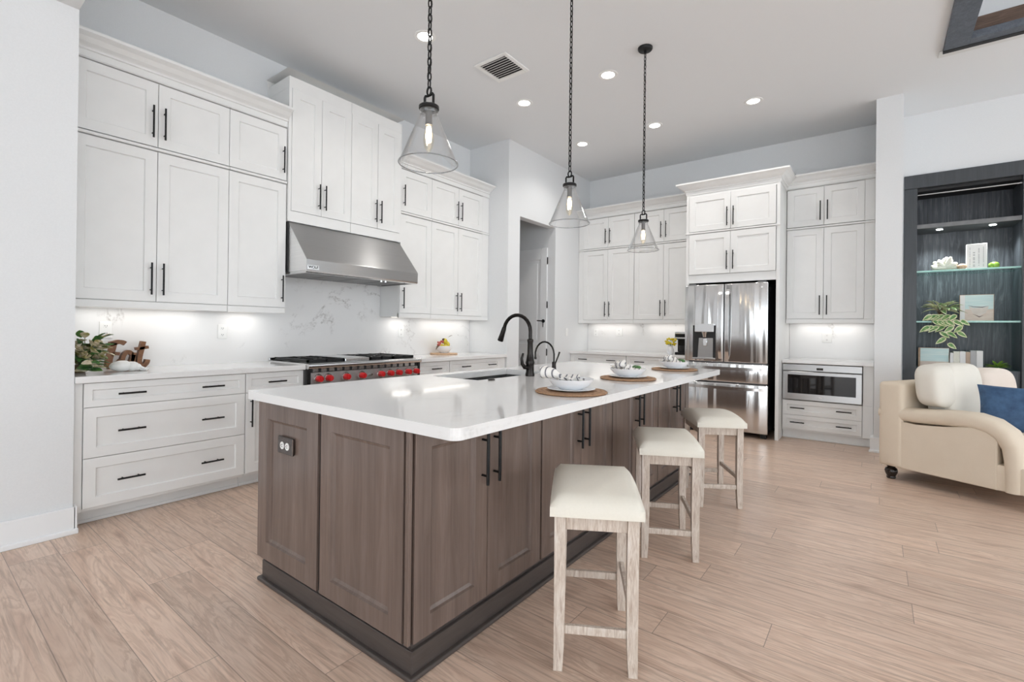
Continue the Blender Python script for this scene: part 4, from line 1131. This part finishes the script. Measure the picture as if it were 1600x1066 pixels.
stroke(es, P2(curve([(.140, .100), (.118, .118), (.094, .100), (.082, .055), (.090, .018), (.112, .014), (.134, .05), (.146, .098)])), .021, XA, XB)   # a
stroke(es, P2(curve([(.150, .112), (.144, .07), (.146, .022), (.160, .012), (.174, .030)])), .021, XA, XB)
stroke(es, P2(curve([(.206, .192), (.194, .13), (.182, .06), (.188, .018), (.206, .012), (.226, .034), (.232, .058)])), .023, XA, XB)   # t
stroke(es, P2([(.160, .138), (.19, .142), (.236, .150)]), .016, XA, XB)
tag(es.build('word_sign', M_sign, None, loc=(.11, 1.17, ZC)), 'brown wooden cut-out sign reading Eat on the worktop', 'sign')
# shell
sm_ = MB(); c0 = Vector((.40, 1.115, ZC))
sm_.ball((.40, 1.075, ZC+.037), (.045, .066, .037), 20, lump=.10, seed=2)
sm_.ball((.41, 1.13, ZC+.033), (.040, .036, .0325), 16, lump=.15, seed=4)
sm_.ball((.41, 1.155, ZC+.026), (.030, .030, .0255), 14, lump=.2, seed=5)
sm_.ball((.42, 1.185, ZC+.011), (.018, .022, .0105), 12, lump=.2, seed=8)
for k in range(5): sm_.tube([(.405, 1.155+.004*k, ZC+.030-.003*k), (.43+.004*k, 1.17+.008*k, ZC+.028-.005*k), (.44, 1.19+.006*k, ZC+.014)], [.008, .009, .004], 7)
tag(sm_.build('sea_shell', M_shell, None, True, loc=c0), 'white sea shell lying in front of the Eat sign', 'shell')
# fruit bowl
bx, by = .165, 4.30
mb = MB(); mb.lathe([(0, ZC+.0005), (.165, ZC+.0005), (.170, ZC+.006), (.165, ZC+.014), (0, ZC+.014)], (bx, by, 0), 36)
tag(mb.build('round_board', M_board, None, True, loc=(bx, by, ZC)), 'round light wooden board under the fruit bowl', 'board')
if bx-.17 < .022: pass
z = ZC+.0145
mb = MB(); mb.lathe([(0, z), (.05, z), (.055, z+.006), (.085, z+.04), (.10, z+.085), (.098, z+.088), (.094, z+.084), (.078, z+.042), (.045, z+.012), (0, z+.010)], (bx, by, 0), 32)
tag(mb.build('fruit_bowl', M_white, None, True, loc=(bx, by, z)), 'white ceramic bowl of fruit on the round wooden board', 'bowl')
fr_lab = ['yellow lemon lowest at the middle of the fruit bowl', 'yellow lemon at the wall side of the fruit bowl', 'yellow lemon at the pantry side of the fruit bowl', 'yellow lemon on top of the fruit bowl']
for k, (dx, dy, dz) in enumerate(((.01, .01, .075), (-.045, .0, .082), (.0, .055, .108), (-.012, .03, .142))):
    rot = Matrix.Rotation(k*1.1, 3, 'Z') @ Matrix.Rotation(.4*k, 3, 'X')
    mb = MB(); mb.ball((bx+dx, by+dy, z+dz), (.032, .040, .032), 14, rot=rot)
    tag(mb.build('lemon', M_lemon, None, True, loc=(bx+dx, by+dy, z+dz)), fr_lab[k], 'lemon', 'lemons in the fruit bowl')
br = thing('berry_sprig', 'sprig of red berries hanging over the bowl rim toward the range', 'berries', (bx+.02, by-.07, z+.09))
bb = MB(); rr_ = random.Random(5)
for k in range(22):
    f = rr_.random(); bb.ball((bx+.025+rr_.uniform(-.03, .03), by-.052-.068*f+rr_.uniform(-.01, .01), z+.134-.026*f*f+rr_.uniform(-.014, .014)), .0105, 8)
bb.build('berries', M_berry, br, True)
lb = MB(); leaf(lb, (bx+.02, by-.09, z+.10), (.1, -1, -.2), .075, .03, .6, .3); leaf(lb, (bx+.01, by+.06, z+.19), (.1, 1, .5), .08, .024, .1, .5); leaf(lb, (bx+.03, by-.05, z+.15), (.5, -.2, .6), .06, .03, .2, .2)
lb.build('leaves', M_stem, br, True)

# coffee maker and flowers on the back worktop
cf = thing('coffee_maker', 'black and silver coffee maker on the back worktop beside the refrigerator', 'coffee maker', (2.30, 6.72, ZC))
MB().box(2.215, 2.39, 6.66, 6.88, ZC+.0005, ZC+.03, .006).build('base', M_black, cf)
MB().box(2.215, 2.39, 6.78, 6.88, ZC+.03, ZC+.30, .008).build('column', M_black, cf)
MB().box(2.215, 2.39, 6.655, 6.88, ZC+.2, ZC+.30, .012).build('brew_head', M_black, cf)
MB().box(2.225, 2.38, 6.648, 6.656, ZC+.215, ZC+.235, .002).build('silver_band', M_steelT, cf)
MB().box(2.235, 2.37, 6.6, 6.656, ZC+.28, ZC+.306, .004).build('lid', M_steelT, cf)
MB().lathe([(0, ZC+.032), (.036, ZC+.032), (.04, ZC+.12), (.036, ZC+.12), (.033, ZC+.04), (0, ZC+.04)], (2.30, 6.715, 0), 16).build('mug', M_dark, cf, True)
fv = thing('flower_vase', 'white vase of yellow flowers in front of the coffee maker', 'flowers', (2.185, 6.58, ZC))
MB().lathe([(0, ZC+.0005), (.035, ZC+.0005), (.048, ZC+.03), (.045, ZC+.07), (.03, ZC+.10), (.034, ZC+.115), (.030, ZC+.115), (.026, ZC+.10), (.035, ZC+.06), (0, ZC+.02)], (2.185, 6.58, 0), 20).build('vase', M_white, fv, True)
fl_ = MB(); stm = MB(); rf_ = random.Random(11)
for k in range(46):
    a = rf_.uniform(0, 2*PI); q = math.sqrt(rf_.random())*.07; zz = ZC+.17+rf_.uniform(-.03, .055)-q*.2
    p = (2.185+q*math.cos(a), 6.58+q*math.sin(a), zz)
    fl_.ball(p, (.013, .013, .010), 8, lump=.4, seed=k)
    if k % 3 == 0: stm.tube([(2.185, 6.58, ZC+.09), (2.185+q*.5*math.cos(a), 6.58+q*.5*math.sin(a), ZC+.13), p], .0018, 5)
fl_.build('blossoms', M_yellow, fv, True); stm.build('stems', M_leafG, fv, True)

# ------------------------------------------------------------------ living room bookcase
bc = thing('built_in_bookcase', 'charcoal oak built-in bookcase with glass shelves behind the sofa', 'bookcase', (5.17, 7.25, 0))
BX0, BX1, BYF, BYK = 4.756, 5.566, 7.02, 7.46
MB().box(4.6425, BX0, BYF, 7.10, .001, 2.835, .003).build('stile', M_tvstile, bc)
MB().box(BX1, 5.685, BYF, 7.10, .001, 2.835, .003).build('stile', M_tvstile, bc)
MB().box(4.6425, 5.685, BYF-.006, 7.10, 2.837, 2.984, .003).build('header', M_tvstile, bc)
MB().box(BX0-.02, BX1+.02, BYK, BYK+.02, .001, 2.98, 0).build('back_panel', M_tvwood, bc)
MB().box(BX0-.02, BX0, 7.1005, BYK-.0005, .001, 2.98, 0).build('side_panel', M_tvwood, bc)
MB().box(BX1, BX1+.02, 7.1005, BYK-.0005, .001, 2.98, 0).build('side_panel', M_tvwood, bc)
MB().box(BX0+.0005, BX1-.0005, 7.05, BYK-.0005, 2.80, 2.83, 0).build('top_panel', M_dark, bc)
MB().box(BX0+.0005, BX1-.0005, 7.045, 7.052, 2.757, 2.768, .001).build('metal_rail', M_steelT, bc)
tsh = MB().box(BX0+.0005, BX1-.0005, 7.05, BYK-.0005, 2.39, 2.435, .002).build('wood_shelf', M_tvstile, bc)
MB().box(BX0+.0005, BX1-.0005, 7.043, 7.0495, 2.39, 2.435, .001).build('shelf_edge', M_steelside, tsh)
MB().box(BX0+.0005, BX1-.0005, 7.06, BYK-.0005, .001, .86, .002).build('lower_cupboard', M_tvwood, bc)
for zt in (1.925, 1.372):
    s_ = MB().box(BX0+.0005, BX1-.0005, 7.075, BYK-.002, zt-.018, zt, .001).build('glass_shelf', M_shelfglass, bc)
    MB().box(BX0+.0005, BX1-.0005, 7.062, 7.0745, zt-.018, zt, .002).build('glass_edge', M_edgeglass, s_)
for x in (4.954, 5.375):
    lt = MB().lathe([(0, 2.386), (.026, 2.386), (.028, 2.3895), (0, 2.3895)], (x, 7.20, 0), 18).build('shelf_light', M_led, tsh)
    ld = bpy.data.lights.new('shelf_lamp', 'SPOT'); ld.energy = 27; ld.color = (.93, 1, .97); ld.spot_size = math.radians(120); ld.spot_blend = .8; ld.shadow_soft_size = .03
    lo = bpy.data.objects.new('shelf_lamp', ld); COL.objects.link(lo); lo.parent = bc; lo.location = Vector((x, 7.20, 2.375))-bc.location
# shelf items
SA, SB, SC_ = 1.9255, 1.3725, .8605
co = thing('coral_piece', 'ivory coral piece on the upper glass shelf', 'coral', (5.0, 7.2, SA))
m_ = MB(); rc_ = random.Random(2)
m_.ball((5.005, 7.2, SA+.042), (.085, .05, .036), 18, lump=.15, seed=1)
for k in range(46):
    a = rc_.uniform(-.15, PI+.15); w = rc_.uniform(-1, 1)
    p = Vector((5.0, 7.2+w*.035, SA+.035)); d = Vector((math.cos(a)*1.0, w*.3, max(-.05, math.sin(a)))).normalized()
    L = rc_.uniform(.08, .125)*(1 if abs(d.x) > .6 else 1.0)
    d.z = max(d.z, -.02); e_ = p+d*L; e_.z = max(e_.z, SA+.024)
    m_.tube([p, p+d*L*.45, p+(e_-p)*.85, e_], [.02, .022, .021, .008], 8)
m_.build('branches', M_coral, co, True)
mb = MB(); mb.ball((5.135, 7.15, SA+.033), (.042, .034, .0325), 16, lump=.1); tag(mb.build('shell_ball', M_shellb, None, True, loc=(5.135, 7.15, SA)), 'small round tan shell beside the coral piece', 'shell')
bk_ = thing('white_box_sign', 'white block with vertical grey lettering on the upper glass shelf', 'sign', (5.253, 7.22, SA))
MB().box(5.172, 5.334, 7.19, 7.235, SA+.0005, SA+.275, .003).build('block', M_paper, bk_)
pr = MB(); rq = random.Random(9)
for x, w_, dens in ((5.20, .006, 1), (5.232, .016, .9), (5.27, .008, 1), (5.305, .006, 1)):
    z = SA+.03
    while z < SA+.24:
        h = rq.uniform(.006, .016)
        if rq.random() < dens*.85 and not (w_ > .01 and z > SA+.18): pr.box(x-w_/2, x+w_/2, 7.1892, 7.19, z, z+h*.7)
        z += h
pr.build('lettering', M_greyprint, bk_)
mb = MB(); mb.ball((5.385, 7.2, SA+.036), (.045, .04, .0355), 18, lump=.12, seed=3); tag(mb.build('moss_ball', M_leafB, None, True, loc=(5.385, 7.2, SA)), 'bright green moss ball beside the white lettered block', 'decoration')
# trailing plant
tp = thing('trailing_plant', 'variegated trailing plant hanging over the lower glass shelf', 'plant', (4.965, 7.16, SB))
MB().lathe([(0, SB+.0005), (.035, SB+.0005), (.045, SB+.06), (.04, SB+.06), (.03, SB+.02), (0, SB+.015)], (4.965, 7.20, 0), 18).build('pot', M_stem, tp, True)
vm, em, sm = MB(), MB(), MB(); rt_ = random.Random(21)
def vleaf(p, d, L, W, droop, tw, nrm=None):
    leaf(em, p, d, L, W, droop, tw, nrm=nrm)
    dd_ = Vector(d).normalized(); leaf(vm, Vector(p)+dd_*L*.10+Vector((0, -.0015, .0012)), d, L*.80, W*.60, droop, tw, nrm=nrm)
for k in range(30):
    a = rt_.uniform(0, 2*PI); el = rt_.uniform(.0, .8)
    d = Vector((math.cos(a)*math.cos(el), math.sin(a)*math.cos(el)*.6-.2, math.sin(el)))
    p = Vector((4.965, 7.14, SB+.115))+d*rt_.uniform(.02, .09)
    vleaf(p, d, rt_.uniform(.11, .15), .055, .35, rt_.uniform(-.5, .5)); sm.tube([(4.965, 7.16, SB+.06), p], .0018, 5)
for (x0, n_, sw) in ((4.94, 2, -.3), (4.985, 5, .1), (5.07, 2, .6), (4.96, 3, -.1), (5.03, 3, .35), (4.90, 2, -.2)):
    pts = [Vector((x0, 7.10, SB+.09))]
    pts.append(Vector((x0+sw*.03, 7.04, SB+.06)))
    for k in range(n_): pts.append(Vector((x0+sw*(.06+.045*k), 7.028-.004*k, SB+.0-.062*k)))
    sm.tube(pts, .0017, 5)
    for k, p in enumerate(pts[1:]):
        sgn = 1 if k % 2 else -1
        vleaf(p, (sgn*.9+sw*.4, -.15, -.35), rt_.uniform(.08, .105), .052, .3, rt_.uniform(-.3, .3), nrm=(0, -1, .3))
vm.build('leaf_centres', M_leafG2, tp, True); em.build('leaf_margins', M_leafV, tp, True); sm.build('stems', M_stem, tp, True)
# framed boat picture (leaning)
M_sky = noisy('picture_sky', (.55, .74, .74), (.70, .82, .80), .5, (2, 2, 30), 2); M_sand = noisy('picture_sand', (.68, .56, .47), (.76, .66, .58), .5, (4, 4, 20), 3)
M_hull = noisy('picture_boat', (.66, .60, .54), (.74, .68, .62), .5, (8, 8, 8), 2); M_hulld = noisy('picture_boat_shadow', (.10, .08, .08), (.2, .14, .12), .5, (8, 8, 8), 2)
def frame(label, x0, x1, y, z0, z1, scene_fn, th=.03):
    r = thing('canvas_picture', label, 'picture', ((x0+x1)/2, y, z0))
    MB().box(x0, x1, y, y+th, z0+.0005, z1, .001).build('wood_box', M_framewood, r)
    scene_fn(r, x0, x1, y, z0, z1); return r
def boat(r, x0, x1, y, z0, z1):
    w = x1-x0; h = z1-z0; bx_ = x0+w*.16
    MB().box(x0+.004, bx_, y-.002, y, z0+.004, z1-.004).build('white_border', M_paper, r)
    MB().box(bx_, x1-.004, y-.002, y, z0+h*.45, z1-.004).build('painted_sky', M_sky, r)
    MB().box(bx_, x1-.004, y-.002, y, z0+.004, z0+h*.45).build('painted_sand', M_sand, r)
    fn = lambda p, q, a: (bx_+p*(x1-bx_), a, z0+q*h)
    MB().prism([(.12, .56), (.3, .50), (.6, .49), (.82, .55), (.72, .30), (.50, .20), (.28, .30)], y-.0034, y-.002, fn).build('painted_boat', M_hull, r)
    MB().prism([(.10, .60), (.28, .53), (.6, .50), (.83, .57), (.6, .535), (.3, .55)], y-.0044, y-.0034, fn).build('painted_rim', M_hulld, r)
    MB().prism([(.25, .28), (.5, .18), (.66, .22), (.5, .14)], y-.0044, y-.0034, fn).build('painted_shadow', M_hulld, r)
frame('small canvas picture of a boat on sand on the lower glass shelf', 5.125, 5.393, 7.22, SB, SB+.285, boat)
def beach(r, x0, x1, y, z0, z1):
    h = z1-z0
    MB().box(x0+.018, x1-.003, y-.002, y, z0+h*.30, z1-.004).build('painted_sky', M_sky, r)
    MB().box(x0+.018, x1-.003, y-.002, y, z0+.003, z0+h*.30).build('painted_sand', M_sand, r)
frame('small canvas picture of pale sky and sand at the bottom of the bookcase', 4.785, 5.045, 7.22, SC_, SC_+.215, beach)
bl_ = ['white upright book closest to the sky picture', 'white ribbed upright book, second from the sky picture', 'grey upright book, third from the sky picture', 'tan upright book among the white ones', 'grey printed upright book beside the tan book', 'thick white upright book next to the green sprig']
x = 5.05
for k, (w_, h, m) in enumerate(((.028, .165, M_paper), (.05, .18, M_coral), (.048, .182, M_paper), (.036, .178, M_tanprint), (.048, .193, M_greyprint), (.052, .193, M_paper))):
    b_ = thing('book', bl_[k], 'book', (x+w_/2, 7.25, SC_), 'upright books at the bottom of the bookcase')
    MB().box(x, x+w_-.001, 7.20, 7.33, SC_+.0005, SC_+h, .002).build('cover', m, b_)
    MB().box(x+.003, x+w_-.004, 7.205, 7.3305, SC_+h-.0005, SC_+h+.001).build('pages', M_paper, b_)
    x += w_
gp = thing('green_sprig', 'bright green leafy sprig beside the books at the bottom of the bookcase', 'plant', (5.42, 7.2, SC_))
g_ = MB(); rr_ = random.Random(4)
for k in range(26):
    a = rr_.uniform(0, PI*2); el = rr_.uniform(.1, 1.2)
    d = Vector((math.cos(a)*math.cos(el), math.sin(a)*math.cos(el)*.6, math.sin(el)))
    leaf(g_, Vector((5.42, 7.2, SC_+.02))+d*.02, d, rr_.uniform(.06, .10), .03, .25, rr_.uniform(-.5, .5))
g_.build('leaves', M_leafB, gp, True)
MB().lathe([(0, SC_+.0005), (.028, SC_+.0005), (.028, SC_+.03), (0, SC_+.03)], (5.42, 7.2, 0), 12).build('root_ball', M_leafG, gp, True)

# ------------------------------------------------------------------ sofa (stands at an angle)
SO = Vector((4.425, 5.275, 0)); SAx = Vector((.883, -.469, 0)).normalized(); SBx = Vector((.469, .883, 0)).normalized()
def FS(a, b_, z): p = SO+SAx*a+SBx*b_; return (p.x, p.y, z)
SL = 1.62
so = thing('sofa', 'cream linen sofa with rolled arm and dark turned feet', 'sofa', SO+SAx*.45+SBx*SL/2)
fb_ = MB(); fb_.box(.0, 1.04, .02, SL-.02, .115, .30, .012, FS, 2); fb_.build('base', M_sofa, so, True)
bk = MB(); bk.box(.0, .175, .0, SL, .115, .82, .03, FS, 3); bk.build('backrest', M_sofa, so, True, 50)
def arm(b0, b1):
    # side panel profile (a,z) and the soft rolled top that overhangs it
    side = [(.004, .115), (.758, .115), (.758, .46), (.74, .50), (.70, .535), (.64, .545), (.44, .508), (.27, .492), (.10, .505), (.004, .525)]
    mb = MB(); mb.prism(side, b0+.012, b1-.012, lambda p, q, a: FS(p, a, q), .010); o = mb.build('arm', M_sofa, so, True, 12)
    t = bmesh.new(); rows = []; path = [(.001, .557, .048), (.08, .557, .052), (.176, .556, .056), (.25, .557, .058), (.38, .567, .060), (.50, .577, .062), (.62, .578, .062), (.71, .555, .062), (.78, .505, .060), (.822, .43, .058), (.835, .33, .055), (.838, .20, .052), (.838, .117, .05)]
    bm_ = (b0+b1)/2; hw = (b1-b0)/2
    for i, (a, z, r) in enumerate(path):
        p = path[max(0, i-1)]; q = path[min(len(path)-1, i+1)]; d = Vector((q[0]-p[0], q[1]-p[1])).normalized(); nn = Vector((-d.y, d.x))
        ring = []
        for k in range(20):
            th = 2*PI*k/20; cs, sn = math.cos(th), math.sin(th)
            ex = math.copysign(abs(cs)**.55, cs)*hw; ez = math.copysign(abs(sn)**.8, sn)*r
            ring.append(t.verts.new((a+nn.x*ez, bm_+ex, z+nn.y*ez)))
        rows.append(ring)
    for A, B in zip(rows, rows[1:]):
        for k in range(20): t.faces.new((A[k], A[(k+1) % 20], B[(k+1) % 20], B[k]))
    t.faces.new(rows[0]); t.faces.new(rows[-1])
    m2 = MB(); m2.merge(t, FS); m2.build('arm_roll', M_sofa, o, True, 60)
arm(0, .22); arm(SL-.22, SL)
def cushion(mb, F, a0, a1, b0, b1, z0, z1, n=14, k=4.0, pinch=0):
    t = bmesh.new(); bmesh.ops.create_cube(t, size=2); bmesh.ops.subdivide_edges(t, edges=t.edges[:], cuts=n, use_grid_fill=True)
    for v in t.verts:
        x, y, z = v.co; nrm = (abs(x)**k+abs(y)**k+abs(z)**k)**(1/k); x, y, z = x/nrm, y/nrm, z/nrm
        v.co = Vector(((a0+a1)/2+x*(a1-a0)/2, (b0+b1)/2+y*(b1-b0)/2, (z0+z1)/2+z*(z1-z0)/2+.004*noise.noise(v.co*2)))
    mb.merge(t, F)
sc = MB(); cushion(sc, FS, .176, 1.05, .225, SL-.225, .302, .47, 14, 7); sc.build('seat_cushion', M_sofa, so, True, 70)
for a in (.065, .975):
    for b_ in (.075, SL-.075):
        f = MB(); p = FS(a, b_, 0); f.lathe([(0, .001), (.030, .001), (.033, .012), (.030, .02), (.042, .045), (.046, .065), (.040, .085), (.026, .095), (.034, .105), (.04, .1145), (0, .1145)], (p[0], p[1], 0), 18); f.build('foot', M_foot, so, True)
def pillow(name, label, cat, m, c, w, h, th, tilt, yaw_, roll=0, grp=None, seam=None, loc=None):
    t = bmesh.new(); n = 22; rows = [[], []]
    for s in (0, 1):
        for i in range(n+1):
            row = []
            for j in range(n+1):
                u = i/n*2-1; v = j/n*2-1
                hgt = th*.5*((1-abs(u)**2.6)*(1-abs(v)**2.6))**.45
                pin = 1-.07*(1-abs(u)**2)*abs(v)**6; pin2 = 1-.07*(1-abs(v)**2)*abs(u)**6
                row.append(t.verts.new((u*w/2*pin2, (hgt if s else -hgt)+.006*noise.noise((u*3, v*3, s*5.)), v*h/2*pin)))
            rows[s].append(row)
    for s in (0, 1):
        for i in range(n):
            for j in range(n): t.faces.new((rows[s][i][j], rows[s][i+1][j], rows[s][i+1][j+1], rows[s][i][j+1]))
    bmesh.ops.remove_doubles(t, verts=t.verts, dist=.012*0+1e-4)
    Rm = Matrix.Rotation(yaw_, 3, 'Z') @ Matrix.Rotation(tilt, 3, 'X') @ Matrix.Rotation(roll, 3, 'Y')
    mb = MB(); c = Vector(c)
    mb.merge(t, lambda x, y, z: c+Rm @ Vector((x, y, z)))
    return tag(mb.build(name, m, None, True, 75, loc=c), label, cat, grp)
ang = math.atan2(SBx.y, SBx.x)     # pillow width along the sofa's length
def atS(a, b_, z): return FS(a, b_, z)
# loose back cushions
lean = lambda a, b_, z: FS(a+(.985-z)*.10, b_, z)
cb_ = MB(); cushion(cb_, lean, .185, .40, .225, .76, .472, .985, 12, 5); cushion(cb_, lean, .186, .39, .055, .62, .632, .978, 12, 4)
tag(cb_.build('back_cushion', M_sofacush, None, True, 75, loc=FS(.33, .5, .48)), 'plump cream back cushion rising above the sofa arm', 'cushion', 'sofa back cushions')
cb_ = MB(); cushion(cb_, lean, .185, .40, .785, SL-.23, .472, .93, 12, 4)
tag(cb_.build('back_cushion', M_pink, None, True, 75, loc=FS(.33, 1.1, .48)), 'blush back cushion behind the blue pillow', 'cushion', 'sofa back cushions')
pillow('throw_pillow', 'blue velvet throw pillow on the sofa seat', 'pillow', M_blue, FS(.78, .44, .66), .56, .36, .14, math.radians(-16), math.radians(-6))
